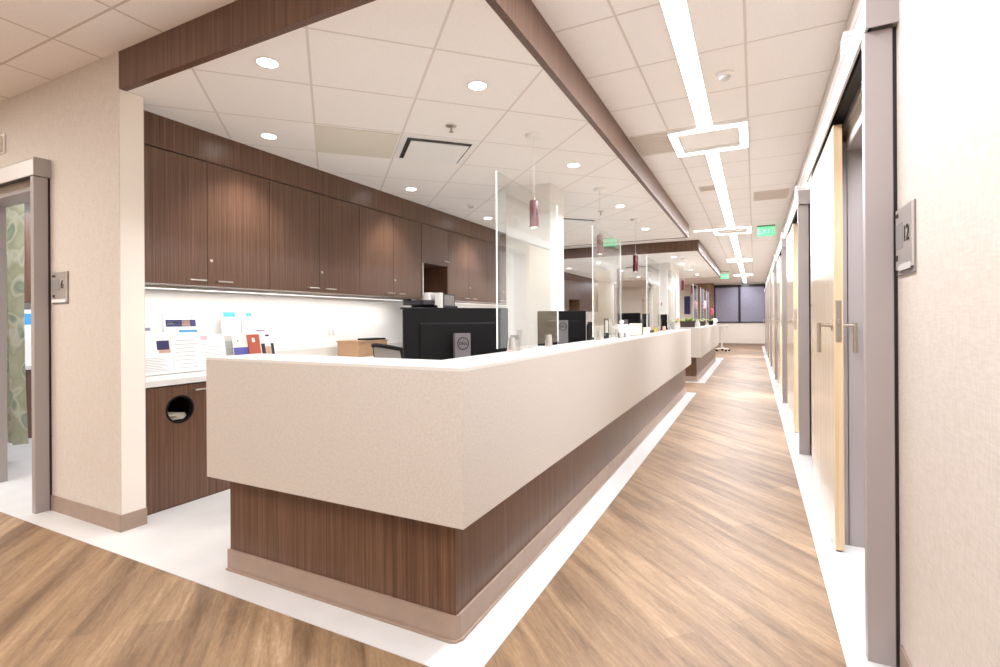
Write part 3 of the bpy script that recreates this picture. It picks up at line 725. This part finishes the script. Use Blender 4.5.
# ---------------------------------------------------------------- small things on the ledge and desk
def simple(name, mb, mat, label, cat, org, group=None, smooth=False):
    return tag(mb.build(name, mat, origin=org, smooth=smooth), label, cat, group)
t = thing('monitor_stand', 'small silver stand with round base beside the first glass screen', 'stand', (-1.2, 2.58, 1.067))
MB().lathe([(0, 0), (.055, 0), (.055, .004), (.05, .007), (0, .007)], c=(-1.125, 2.5, 1.067)).build('round_base', M['alu'], t, smooth=True)
MB().box(-1.212, -1.188, 2.63, 2.66, 1.067, 1.185, .002).build('post', M['alu'], t)
MB().box(-1.24, -1.2, 2.60, 2.64, 1.13, 1.155, .002).build('bracket', M['grey'], t)
t = thing('telephone_handset', 'black upright telephone beside the second monitor', 'telephone', (-1.27, 4.32, .76))
MB().box(-1.30, -1.25, 4.26, 4.34, 1.067-.3, 1.20, .01).build('cradle', M['black'], t)
MB().box(-1.285, -1.245, 4.24, 4.27, 1.04, 1.22, .008).build('handset', M['blackgloss'], t)
t = thing('desk_frame', 'small black framed card standing on the ledge before the second glass screen', 'picture frame', (-1.2, 4.55, 1.067))
MB().box(-1.205, -1.195, 4.48, 4.5, 1.11, 1.24).box(-1.205, -1.195, 4.6, 4.62, 1.11, 1.24).box(-1.205, -1.195, 4.48, 4.62, 1.23, 1.25).box(-1.205, -1.195, 4.48, 4.62, 1.067, 1.12).build('frame', M['black'], t)
MB().box(-1.202, -1.198, 4.5, 4.6, 1.12, 1.23).build('card', M['paper'], t)
simple('card_holder', MB().box(-1.23, -1.21, 4.68, 4.80, 1.067, 1.24, .003), M['lgrey'], 'grey upright card holder right of the black framed card', 'card holder', (-1.22, 4.74, 1.067))
t = thing('tissue_box', 'white tissue box on the ledge below the second glass screen', 'tissue box', (-1.19, 4.95, 1.067))
MB().box(-1.235, -1.125+.0, 5.0, 5.12, 1.067, 1.19, .004).build('carton', M['wplas'], t)
q = MB()
for i in range(6): q.cyl((-1.18, 5.06, 1.19), (-1.18+.022*math.cos(i), 5.06+.022*math.sin(i), 1.22+.006*(i%3)), .012, .006, seg=7)
q.build('tissue', M['paper'], t)
for k, (x, y, r, h) in enumerate(((-1.08, 4.62, .022, .05), (-1.11, 4.72, .026, .045), (-1.07, 4.83, .02, .055), (-1.12, 4.9, .022, .04))):
    g = MB().lathe([(0, 0), (r*.8, 0), (r, h*.8), (r*1.05, h), (r*.9, h), (r*.8, .006), (0, .006)], c=(x, y, 1.067), seg=16)
    simple('small_jar', g, [M['lgrey'], M['darkprint'], M['wplas'], M['grey']][k], '%s small jar in the cluster at the foot of the second glass screen' % ['light grey', 'charcoal', 'white', 'mid grey'][k], 'jar', (x, y, 1.067), 'small jars on the ledge', True)
t = thing('file_sorter', 'row of cream folders standing in a sorter left of the third monitor', 'file sorter', (-1.2, 5.45, 1.067))
MB().box(-1.22, -1.08, 5.22, 5.64, 1.067, 1.073).box(-1.22, -1.08, 5.63, 5.64, 1.067, 1.15).build('rack', M['grey'], t)
for i in range(8): MB().box(-1.215, -1.085, 5.24+.047*i, 5.262+.047*i, 1.073, 1.12+.009*i+.01*(i % 2), .004).build('folder', M['cream'] if i % 3 else M['tintile'], t)
simple('binder', MB().box(-1.5, -1.28, 5.0, 5.3, .76, 1.17, .004), M['cream'], 'tan binder standing behind the cream folders', 'binder', (-1.39, 5.15, .76)).data.materials[0] = M['tintile']
t = thing('calculator_display', 'small grey device leaning against the third monitor', 'desk device', (-1.24, 5.9, 1.067))
MB().box(-1.23, -1.21, 5.82, 5.96, 1.067, 1.16, .003).build('housing', M['grey'], t)
simple('yellow_cup', MB().lathe([(0, 0), (.02, 0), (.025, .065), (.022, .065), (.018, .006), (0, .006)], c=(-1.13, 6.7, 1.067)), M['yellow'], 'yellow cup on the ledge by the third glass screen', 'cup', (-1.13, 6.7, 1.067), smooth=True)
simple('telephone', MB().box(-1.23, -1.13, 6.35, 6.6, 1.067, 1.10, .006).box(-1.22, -1.17, 6.38, 6.57, 1.10, 1.13, .01), M['black'], 'low black telephone left of the yellow cup', 'telephone', (-1.18, 6.47, 1.067))
simple('cream_box', MB().box(-1.23, -1.12, 6.1, 6.25, 1.067, 1.14, .003), M['cream'], 'cream box on the ledge between the third monitor and telephone', 'box', (-1.17, 6.17, 1.067))
simple('pen_cup', MB().lathe([(0, 0), (.024, 0), (.024, .07), (.021, .07), (.021, .006), (0, .006)], c=(-1.14, 7.45, 1.067)), M['skin'], 'peach coloured cup near the fourth monitor', 'cup', (-1.14, 7.45, 1.067), smooth=True)
simple('camera_stand', MB().box(-1.16, -1.11, 8.45, 8.56, 1.067, 1.11, .004).box(-1.14, -1.12, 8.49, 8.52, 1.11, 1.13).box(-1.16, -1.09, 8.42, 8.58, 1.13, 1.16, .006), M['black'], 'small black gadget on the ledge left of the pink orchid', 'desk device', (-1.2, 8.6, 1.067))

def petal_flower(mb, c, r, ang=0, tilt=.5):
    for k in range(5):
        a = ang+2*PI*k/5
        mb.sph((c[0]+.2*r*math.sin(k), c[1]+math.cos(a)*r*.6, c[2]+math.sin(a)*r*.6), r*.55, (.35, 1, .8), u=10, v=6)
def orchid(label, x, y, z, h, mat, pot, n=5, sy=.1, fr=.035):
    O = thing('potted_orchid', label, 'potted plant', (x, y, z))
    MB().lathe([(0, 0), (.045, 0), (.06, .1), (.062, .11), (.05, .11), (.045, .09), (0, .09)], c=(x, y, z)).build('pot', pot, O, smooth=True)
    pts = [(x, y, z+.09), (x+.01, y+.02*sy, z+h*.5), (x+.02, y+sy*.5, z+h*.85), (x+.03, y+sy, z+h)]
    MB().tube(pts, .004, 6).build('stem', M['stem'], O)
    q = MB()
    for i in range(5):
        a = i*1.3; q.quadstrip([[(x+.015*math.sin(a), y-.015*math.cos(a), z+.1), (x-.015*math.sin(a), y+.015*math.cos(a), z+.1)],
                                [(x+.1*math.cos(a)+.02*math.sin(a), y+.1*math.sin(a)-.02*math.cos(a), z+.16), (x+.1*math.cos(a)-.02*math.sin(a), y+.1*math.sin(a)+.02*math.cos(a), z+.16)],
                                [(x+.17*math.cos(a), y+.17*math.sin(a), z+.13), (x+.171*math.cos(a), y+.171*math.sin(a), z+.13)]], .002)
    q.build('leaves', M['leaf'], O)
    for i in range(n):
        f = .55+.45*i/max(1, n-1)
        q = MB(); petal_flower(q, (x+.02+.02*(i % 2), y+sy*f+.03*math.sin(2*i), z+h*(.62+.4*f*1.0)-.02*(i % 2)), fr, i); q.build('flower', mat, O, smooth=True)
    return O
orchid('magenta orchid near the far end of the first desk', -1.10, 8.3, 1.067, .17, M['magenta'], M['lgrey'], n=2, sy=-.03, fr=.038)
orchid('pale and pink tall orchid with many blooms on the second desk', -1.10, 13.0, 1.067, .55, M['palepink'], M['planter'], n=8, sy=.15, fr=.06)
orchid('bright pink orchid in a dark pot at the middle of the second desk', -1.03, 14.5, 1.067, .40, M['pink'], M['black'], n=4, sy=.1, fr=.065)
orchid('tall magenta bloomed orchid standing inside the near desk by its last screen', -1.33, 8.15, 1.067-.307, .72, M['magenta'], M['lgrey'], n=2, sy=.02, fr=.03)
P = thing('leafy_planter', 'dark rectangular planter of yellow green leaves on the second desk', 'planter', (-1.17, 10.85, 1.067))
MB().prism([(-1.32, 1.067), (-1.06, 1.067), (-1.05, 1.19), (-1.33, 1.19)], 'Y', 10.7, 10.86).build('box', M['planter'], P)
q = MB()
for i in range(60):
    a, e = random.uniform(0, 2*PI), random.uniform(.15, 1.1); L = random.uniform(.07, .14)
    x, y = random.uniform(-1.3, -1.07), random.uniform(10.73, 10.83)
    dx, dy, dz = math.cos(a)*math.cos(e)*L, math.sin(a)*math.cos(e)*L, math.sin(e)*L*.8
    px, py = -math.sin(a)*.018, math.cos(a)*.018
    q.quadstrip([[(x, y, 1.18), (x+.001, y, 1.18)], [(x+dx*.5+px, y+dy*.5+py, 1.185+dz*.6), (x+dx*.5-px, y+dy*.5-py, 1.185+dz*.6)], [(x+dx, y+dy, 1.185+dz), (x+dx+.001, y+dy, 1.185+dz)]], .0015)
q.build('leaves', M['leaf'], P)
for k, (x, y, mm, l) in enumerate(((-1.05, 11.25, 'lgrey', 'light grey candle cup right of the leafy planter'), (-1.1, 12.0, 'black', 'black vase on the second desk before its first glass screen'), (-1.07, 15.4, 'darkprint', 'charcoal vase near the last glass screen of the second desk'))):
    simple('vase', MB().lathe([(0, 0), (.04, 0), (.05, .06), (.03, .12), (.035, .15), (.028, .15), (.02, .11), (0, .02)], c=(x, y, 1.067)), M[mm], l, 'vase', (x, y, 1.067), smooth=True)
simple('white_globe', MB().sph((-1.02, 15.75, 1.067+.10), .085, (1, 1, .85)).cyl((-1.02, 15.75, 1.067), (-1.02, 15.75, 1.1), .05), M['wplas'], 'round white globe at the far end of the second desk', 'globe', (-1.02, 15.75, 1.067), smooth=True)
# rolling cart beyond second desk
C = thing('rolling_cart', 'white rolling stand on black castors in the corridor beyond the second desk', 'rolling cart', (-.95, 18.6, 0), )
MB().box(-.972, -.928, 18.58, 18.62, .1, .95, .004).build('post', M['wplas'], C)
MB().box(-1.15, -.72, 18.4, 18.8, .95, .98, .01).build('tray', M['wplas'], C)
MB().prism([(-.80, .90), (-.74, .90), (-.72, .95), (-.82, .95)], 'Y', 18.45, 18.75).build('basket', M['lgrey'], C)
for a in range(5):
    an = a*2*PI/5+.3; x, y = -.95+.26*math.cos(an), 18.6+.26*math.sin(an)
    MB().cyl((-.95, 18.6, .12), (x, y, .085), .018, .013, seg=10).build('leg', M['wplas'], C)
    MB().cyl((x, y-.014, .04), (x, y+.014, .04), .038, seg=16).build('castor', M['black'], C)
C.location = (-1.1, 20.9, 0)

# ---------------------------------------------------------------- office chair
def chair(label, loc, rz, group=None):
    H = thing('office_chair', label, 'office chair', loc, local=True)
    MB().cyl((0, 0, .12), (0, 0, .42), .025).build('gas_column', M['black'], H, smooth=True)
    for a in range(5):
        an = a*2*PI/5; x, y = .28*math.cos(an), .28*math.sin(an)
        MB().cyl((0, 0, .12), (x, y, .08), .026, .016, seg=10).build('leg', M['black'], H)
        MB().cyl((x, y-.02, .028), (x, y+.02, .028), .027, seg=16).build('castor', M['black'], H)
    MB().box(-.24, .24, -.24, .24, .42, .5, .03).build('seat', M['mesh'], H)
    MB().box(-.03, .03, -.27, -.2, .4, .6).build('back_bar', M['black'], H)
    rows = []
    for k in range(9):
        z = .56+.5*k/8; rows.append([((j/8-.5)*.46*(1-.12*(k/8)**3), -.28-.07*(1-(2*(j/8-.5))**2)+.03*math.sin(k/8*3), z+.02*(1-(2*(j/8-.5))**2)*(k/8)) for j in range(9)])
    MB().quadstrip(rows, .008).build('backrest', M['mesh'], H, smooth=True)
    fr = [rows[0][0]]+[r[0] for r in rows[1:]]+rows[-1][1:]+[r[-1] for r in rows[-2::-1]]
    MB().tube([Vector(p) for p in fr], .013).build('back_frame', M['black'], H, smooth=True)
    for s in (-1, 1):
        MB().tube([Vector((s*.24, -.1, .46)), Vector((s*.29, -.1, .5)), Vector((s*.29, -.05, .66))], .012).box(s*.29-.035, s*.29+.035, -.15, .1, .66, .685, .01).build('armrest', M['black'], H)
    H.location = loc; H.rotation_euler = (0, 0, rz)
    return H
chair('mesh backed office chair with black frame inside the near desk, left of the monitor', (-2.02, 2.88, 0.003), -.45)

# ---------------------------------------------------------------- printer, box, brochures on the back counter
P = thing('office_printer', 'large office copier with white lid and grey touch screen before the niche', 'printer', (-3.65, 5.15, .862))
MB().box(-3.74, -3.38, 5.05, 5.56, .862, 1.42, .01).build('body', M['black'], P)
MB().box(-3.72, -3.42, 4.86, 5.50, 1.42, 1.475, .008).build('scanner_deck', M['darkprint'], P)
MB().box(-3.75, -3.47, 5.06, 5.42, 1.475, 1.575, .015).build('document_lid', M['wplas'], P)
MB().box(-3.62, -3.40, 4.68, 5.05, 1.37, 1.39, .004).build('output_tray', M['darkprint'], P)
MB().prism([(-3.36, 1.40), (-3.34, 1.40), (-3.34, 1.56), (-3.36, 1.56)], 'Y', 5.15, 5.42).box(-3.42, -3.36, 5.2, 5.4, 1.42, 1.5).build('control_panel', M['dark'], P)
MB().box(-3.345, -3.338, 5.175, 5.40, 1.42, 1.545).build('touch_screen', M['grey'], P)
MB().box(-3.42, -3.34, 5.09, 5.15, 1.39, 1.57, .004).build('panel_side', M['wplas'], P)
B = thing('cardboard_box', 'low brown cardboard box on the back counter', 'cardboard box', (-3.8, 4.1, .862))
MB().box(-3.95, -3.66, 4.04, 4.5, .862, 1.02, .003).build('carton', M['card'], B)
MB().box(-3.96, -3.65, 4.03, 4.51, 1.02, 1.03, .002).build('lid', M['card'], B)
simple('tablet_case', MB().box(-3.82, -3.67, 4.2, 4.49, 1.0305, 1.05, .005), M['black'], 'flat black case lying on top of the cardboard box', 'case', (-3.75, 4.35, 1.03))
for k, (y, l) in enumerate(((4.07, 'white outlet plate on the backsplash above the cardboard box'),)):
    o = thing('wall_outlet', l, 'wall outlet', (-4.07, y, 1.12))
    MB().box(-4.07, -4.064, y-.06, y+.06, 1.065, 1.18, .002).build('plate', M['wplas'], o)
    for s in (-.027, .027):
        MB().box(-4.0645, -4.062, y+s-.017, y+s+.017, 1.085, 1.16, .001).build('socket', M['lgrey'], o)

def leaflet(name, label, cat, x, y0, y1, z0, z1, lean, mats, group='leaflets on the back counter', yaw=0, th=.004):
    """sheet leaning back; mats: base material plus bands (f0,f1,g0,g1,mat) in fractions of width / height"""
    H = z1-z0
    o = thing(name, label, cat, (x, (y0+y1)/2, z0), group, local=True)
    w = y1-y0
    def slab(a, b, c, d, off, t):
        def P(yy, zz, dd): return (dd-lean*zz/H, yy, zz)
        m_ = MB(); b_ = bmesh.new()
        vs = [b_.verts.new(P(yy, zz, dd)) for dd in (off, off+t) for (yy, zz) in ((a, c), (b, c), (b, d), (a, d))]
        for f in ((0, 1, 2, 3), (7, 6, 5, 4), (0, 4, 5, 1), (1, 5, 6, 2), (2, 6, 7, 3), (3, 7, 4, 0)): b_.faces.new([vs[i] for i in f])
        bmesh.ops.recalc_face_normals(b_, faces=b_.faces); m_.add(b_); return m_
    slab(-w/2, w/2, 0, H, 0, th).build('sheet', mats[0], o)
    for (nm_, f0, f1, g0, g1, mm) in mats[1]:
        slab(-w/2+w*f0, -w/2+w*f1, H*g0, H*g1, th, .0008).build(nm_, mm, o)
    o.rotation_euler = (0, 0, yaw)
    return o
def holder(label, x, y0, y1, h, lean=.06):
    o = thing('acrylic_leaflet_stand', label, 'leaflet stand', (x, (y0+y1)/2, .862), 'clear acrylic leaflet stands', local=True)
    w = y1-y0
    MB().prism([(.012, 0), (.016, 0), (.016-lean*.5, h*.45), (.012-lean*.5, h*.45)], 'Y', -w/2, w/2).build('front_lip', M['acrylic'], o) if False else None
    MB().prism([(-.012, .0), (-.009, .0), (-.009-lean, h), (-.012-lean, h)], 'Y', -w/2, w/2).build('back_plate', M['acrylic'], o)
    MB().box(-.10, .03, -w/2, w/2, 0, .003).build('foot', M['acrylic'], o)
    return o
Z0 = .866
holder('clear stand holding the tall white sheet nearest the left wall end', -3.80, 2.00, 2.27, .38)
def lines(n, f0, f1, g0, g1, mat=None):
    return [('text_line', f0+.04*(i % 2), f1-.07*((i*7) % 3), g0+(g1-g0)*i/n, g0+(g1-g0)*i/n+.008, mat or M['ink']) for i in range(n)]
leaflet('leaflet', 'tall white sheet with small dark photo square, leftmost on the counter', 'leaflet', -3.80, 1.98, 2.26, Z0, Z0+.30, .05,
        (M['paper'], [('photo_block', .62, .93, .58, .80, M['navy']), ('photo_strip', .66, .95, .50, .58, M['skin'])]+lines(9, .1, .85, .08, .42)))
leaflet('leaflet', 'white leaflet with baby photo and lilac band standing behind the leftmost sheet', 'leaflet', -3.92, 1.92, 2.19, Z0+.06, Z0+.40, .05,
        (M['paper'], [('photo', .3, .82, .82, .98, M['skin']), ('dark_hair', .68, .84, .84, .98, M['darkprint']), ('lilac_band', .05, .97, .74, .81, M['ink'])]))
leaflet('magazine', 'magazine with dark navy title band behind the white sheets', 'magazine', -3.90, 2.28, 2.51, Z0+.06, Z0+.40, .05,
        (M['paper'], [('navy_band', 0, 1, .82, .98, M['navy']), ('title', .05, .45, .87, .94, M['paper']), ('photo', .52, .8, .83, .97, M['skin'])]))
o = thing('wire_leaflet_frame', 'thin wire frame standing above the navy banded magazine', 'leaflet frame', (-3.95, 2.39, Z0), None)
MB().tube([Vector((-3.95, 2.28, Z0)), Vector((-3.98, 2.28, Z0+.43)), Vector((-3.98, 2.50, Z0+.43)), Vector((-3.95, 2.50, Z0))], .0025, 6).build('wire', M['ink'], o)
leaflet('leaflet', 'white leaflet with thin bright blue band in the second stand', 'leaflet', -3.80, 2.255, 2.47, Z0, Z0+.33, .05,
        (M['paper'], [('blue_band', .3, .98, .90, .95, M['lblue'])]+lines(8, .1, .9, .1, .8)), yaw=.05)
holder('clear stand holding the blue banded white leaflet', -3.80, 2.255, 2.47, .30)
leaflet('leaflet', 'grey and white leaflet with red seal in the middle of the display', 'leaflet', -3.83, 2.48, 2.70, Z0, Z0+.27, .05,
        (M['paper'], [('seal', .1, .35, .86, .98, M['palepink'])]+lines(9, .08, .9, .1, .8)))
leaflet('leaflet', 'grey sheet behind the blue pamphlet', 'leaflet', -3.86, 2.62, 2.82, Z0, Z0+.26, .05, (M['lgrey'], lines(7, .1, .9, .1, .9)))
leaflet('leaflet', 'white leaflet with light blue heading at the back of the display', 'leaflet', -3.96, 2.76, 2.93, Z0, Z0+.47, .04,
        (M['paper'], [('blue_heading', .1, .75, .88, .97, M['lblue'])]))
leaflet('leaflet', 'narrow white leaflet with short blue heading at the back right', 'leaflet', -3.96, 2.95, 3.08, Z0, Z0+.47, .04,
        (M['paper'], [('blue_heading', .3, .75, .89, .96, M['lblue'])]))
leaflet('pamphlet', 'white and violet blue pamphlet beside the orange one', 'pamphlet', -3.76, 2.72, 2.86, Z0+.03, Z0+.27, .05,
        (M['paper'], [('blue_block', 0, 1, .0, .55, M['blue']), ('spot', .35, .65, .02, .14, M['paper']), ('dot', .3, .36, .75, .80, M['darkprint'])]))
leaflet('pamphlet', 'orange red pamphlet in the leaflet display', 'pamphlet', -3.75, 2.85, 2.965, Z0+.03, Z0+.265, .05,
        (M['orange'], [('crest', .35, .6, .72, .88, M['paper']), ('picture', .45, .9, .04, .2, M['skin'])]))
leaflet('magazine', 'magazine with black and white portrait cover right of the orange pamphlet', 'magazine', -3.78, 2.98, 3.13, Z0+.03, Z0+.285, .05,
        (M['paper'], [('dark_shape', .1, .35, .15, .6, M['darkprint']), ('dark_shape', .75, .95, .2, .6, M['darkprint']), ('face', .35, .75, .2, .5, M['skin']), ('blue_foot', .2, .95, 0, .08, M['blue']), ('title', .45, .7, .84, .9, M['darkprint'])]))
holder('clear stand holding the orange and blue pamphlets', -3.78, 2.69, 3.15, .22)
simple('small_sign', MB().box(-4.066, -4.06, 3.1, 3.24, 1.15, 1.162), M['ink'], 'thin grey clip rail on the backsplash above the magazine', 'clip rail', (-4.065, 3.17, 1.15))

# ---------------------------------------------------------------- wall signs and call lights
sg = thing('room_sign', 'silver room number 12 plaque on the right wall', 'room sign', (XR, 2.107, 1.38))
MB().box(XR-.006, XR, 2.006, 2.213, 1.385, 1.615, .002).build('back_plate', M['grey'], sg)
MB().box(XR-.012, XR-.005, 2.006, 2.206, 1.405, 1.612, .002).build('face_plate', M['alu'], sg)
MB().box(XR-.0135, XR-.011, 2.023, 2.169, 1.375+.025, 1.42, .001).build('slider', M['lgrey'], sg)
R_ = (PI/2, 0, -PI/2)
text('number', '12', .075, M['dark'], sg, (XR-.0135, 2.067, 1.515), R_)
MB().box(XR-.0135, XR-.0115, 2.111, 2.199, 1.475, 1.56).build('grey_window', M['grey'], sg)
MB().box(XR-.014, XR-.0115, 2.169, 2.195, 1.585, 1.597).box(XR-.014, XR-.0115, 2.177, 2.193, 1.435, 1.455).build('small_mark', M['dark'], sg)
sg = thing('room_sign', 'silver room number 6 plaque on the left wall beside the sliding door', 'room sign', (-4.03, YW, 1.36))
MB().box(-4.128, -3.928, YW-.006, YW, 1.362, 1.572, .002).build('back_plate', M['grey'], sg)
MB().box(-4.126, -3.934, YW-.012, YW-.005, 1.375, 1.57, .002).build('face_plate', M['alu'], sg)
MB().box(-4.12, -3.945, YW-.0135, YW-.011, 1.372, 1.392, .001).build('slider', M['wplas'], sg)
text('number', '6', .075, M['dark'], sg, (-3.985, YW-.0135, 1.485), (PI/2, 0, 0))
MB().box(-4.115, -4.02, YW-.0135, YW-.0115, 1.452, 1.522).build('grey_window', M['grey'], sg)
MB().box(-4.11, -4.075, YW-.014, YW-.0115, 1.538, 1.55).box(-4.105, -4.085, YW-.014, YW-.0115, 1.405, 1.422).build('small_mark', M['dark'], sg)
cl = ['nearest white call light above the right wall door header', 'second white call light along the right wall', 'third white call light along the right wall', 'fourth white call light along the right wall', 'fifth white call light along the right wall', 'sixth white call light along the right wall', 'farthest white call light along the right wall']
for y, l in zip(doors, cl):
    yy = y+.66
    o = thing('nurse_call_light', l, 'call light', (XR, yy, 2.53), 'call lights on the right wall')
    MB().box(XR-.012, XR, yy-.06, yy+.06, 2.46, 2.60, .003).build('back_plate', M['wplas'], o)
    MB().box(XR-.075, XR-.012, yy-.045, yy+.045, 2.475, 2.585, .008).build('lens', M['wplas'], o)
    for k in range(3): MB().box(XR-.0765, XR-.02, yy-.0465, yy+.0465, 2.495+.028*k, 2.499+.028*k).build('divider', M['lgrey'], o)
o = thing('nurse_call_light', 'white call light on the left wall above the left sliding door', 'call light', (-4.85, YW, 2.53))
MB().box(-4.93, -4.80, YW-.012, YW, 2.46, 2.60, .003).build('back_plate', M['wplas'], o)
MB().box(-4.915, -4.815, YW-.075, YW-.012, 2.475, 2.585, .008).build('lens', M['cream'], o)

# ---------------------------------------------------------------- exit signs, vents, detectors
def exit_sign(label, x, y, z):
    o = thing('exit_sign', label, 'exit sign', (x, y, ZC), 'green exit signs')
    MB().box(x-.14, x+.14, y-.03, y+.03, ZC-.02, ZC, .002).build('canopy', M['grey'], o)
    MB().box(x-.135, x+.135, y-.006, y+.006, z, z+.16, .002).build('panel', M['exit'], o)
    text('lettering', 'EXIT', .13, M['exitw'], o, (x, y-.0075, z+.08), (PI/2, 0, 0))
    return o
exit_sign('nearer green exit sign hanging from the corridor ceiling on the right', .19, 9.9, ZC-.18)
exit_sign('farther green exit sign by the end of the second soffit', -.90, 18.9, ZC-.25)
def disc(name, label, cat, x, y, z, r, grp=None):
    o = thing(name, label, cat, (x, y, z), grp)
    MB().lathe([(r, -.001), (r, -.012), (r*.85, -.02), (0, -.02)], c=(x, y, z)).build('base', M['wplas'], o, smooth=True)
    MB().lathe([(r*.62, -.019), (r*.6, -.036), (r*.4, -.042), (0, -.042)], c=(x, y, z)).build('sensor', M['lgrey'], o, smooth=True)
disc('smoke_detector', 'round smoke detector right of the linear corridor light', 'smoke detector', -.163, 3.63, ZC, .055)
disc('smoke_detector', 'smoke detector on the dropped ceiling near the cabinets', 'smoke detector', -3.04, 5.31, ZD, .055)
def sprinkler(label, x, y, z):
    o = thing('fire_sprinkler', label, 'sprinkler', (x, y, z), 'ceiling sprinklers')
    MB().lathe([(.04, -.001), (.038, -.006), (.012, -.012), (0, -.012)], c=(x, y, z)).build('escutcheon', M['chrome'], o, smooth=True)
    MB().cyl((x, y, z-.01), (x, y, z-.045), .006).cyl((x, y, z-.045), (x, y, z-.048), .016).build('head', M['nickel'], o, smooth=True)
sprinkler('sprinkler head beside the near ceiling vent', -1.92, 3.08, ZD)
sprinkler('sprinkler head over the middle of the near desk', -1.75, 6.4, ZD)
s2 = .61/math.sqrt(2)
def diamond(cx, cy, k=.97): return [(cx, cy-s2*k), (cx+s2*k, cy), (cx, cy+s2*k), (cx-s2*k, cy)]
simple('ceiling_panel', MB().prism(diamond(-2.765, 3.045), 'Z', ZD-.004, ZD-.0005), M['tintile'], 'beige tinted square panel in the diagonal dropped ceiling', 'ceiling panel', (-2.765, 3.045, ZD))
def vent(label, cx, cy):
    v = thing('ceiling_vent', label, 'ceiling vent', (cx, cy, ZD), 'square ceiling vents')
    MB().prism(diamond(cx, cy, .97), 'Z', ZD-.003, ZD-.0005).build('frame', M['wplas'], v)
    MB().prism(diamond(cx, cy, .83), 'Z', ZD-.0038, ZD-.003).build('dark_slot', M['dark'], v)
    MB().prism(diamond(cx-.010, cy+.024, .75), 'Z', ZD-.012, ZD-.005).build('face_plate', M['cloud'] if False else M['wplas'], v)
vent('square plaque air vent with dark slot in the near dropped ceiling', -2.33, 3.475)
vent('second square air vent beyond the first column', -2.33, 6.93)
vent('square air vent in the dropped ceiling over the second desk', -2.76, 13.8)
for (x0, x1, y0, y1, l) in ((-.98, -.66, 4.52, 5.08, 'grey beige grille tile between the near soffit and first rectangular light'), (-.60, -.38, 6.6, 6.85, 'small grey beige grille tile left of the linear light'), (.0, .40, 7.2, 7.75, 'grey beige grille tile on the right before the exit sign')):
    o = thing('ceiling_grille', l, 'ceiling grille', ((x0+x1)/2, (y0+y1)/2, ZC), 'ceiling grille tiles')
    MB().box(x0, x1, y0, y1, ZC-.004, ZC-.0005, .001).build('frame', M['greytile'], o)
    q = MB(); n = 9
    for i in range(n): q.box(x0+.02, x1-.02, y0+.02+(y1-y0-.04)*(i+.25)/n, y0+.02+(y1-y0-.04)*(i+.75)/n, ZC-.007, ZC-.003)
    q.build('louvres', M['greytile'], o)

# ---------------------------------------------------------------- left room seen through the sliding door
rows = []; nn = 56
for k in range(12):
    z = .17+(2.15)*k/11; r = []
    for j in range(nn):
        u = j/(nn-1); x = -6.85+u*(1.0+.10*(1-k/11)**3); yy = 2.12+.05*math.sin(u*52)+.02*math.sin(u*23+1)*(1-k/11)
        r.append((x, yy, z))
    rows.append(r)
c = thing('privacy_curtain', 'sage green leaf print privacy curtain inside the left room', 'curtain', (-6.2, 2.12, .17))
MB().quadstrip(rows, .003).build('fabric', M['curtain'], c, smooth=True)
MB().box(-6.86, -4.6, 2.105, 2.135, 2.33, 2.36, .003).build('curtain_track', M['alu'], c)
cb = thing('room_cabinet', 'dark walnut cabinets with white counter inside the left room', 'cabinet', (-7.2, 3.3, 0))
MB().box(-7.5, -7.08, 2.3, 4.8, 1.47, 2.45).build('upper_unit', M['lam'], cb)
MB().box(-7.5, -6.95, 2.3, 4.8, .003, .74).build('lower_unit', M['lam'], cb)
MB().box(-7.5, -6.92, 2.3, 4.8, .74, .78, .003).build('worktop', M['ledge'], cb)
g = thing('glove_box', 'light blue glove box on the counter of the left room', 'glove box', (-7.1, 2.62, 1.16))
MB().box(-7.25, -7.0, 2.5, 2.82, 1.18, 1.38, .004).build('carton', M['paper'], g)
MB().box(-7.001, -6.998, 2.52, 2.8, 1.22, 1.34).build('print', M['lblue'], g)
MB().box(-7.3, -6.99, 2.48, 2.84, .78, 1.18, .003).build('dispenser', M['wplas'], g)
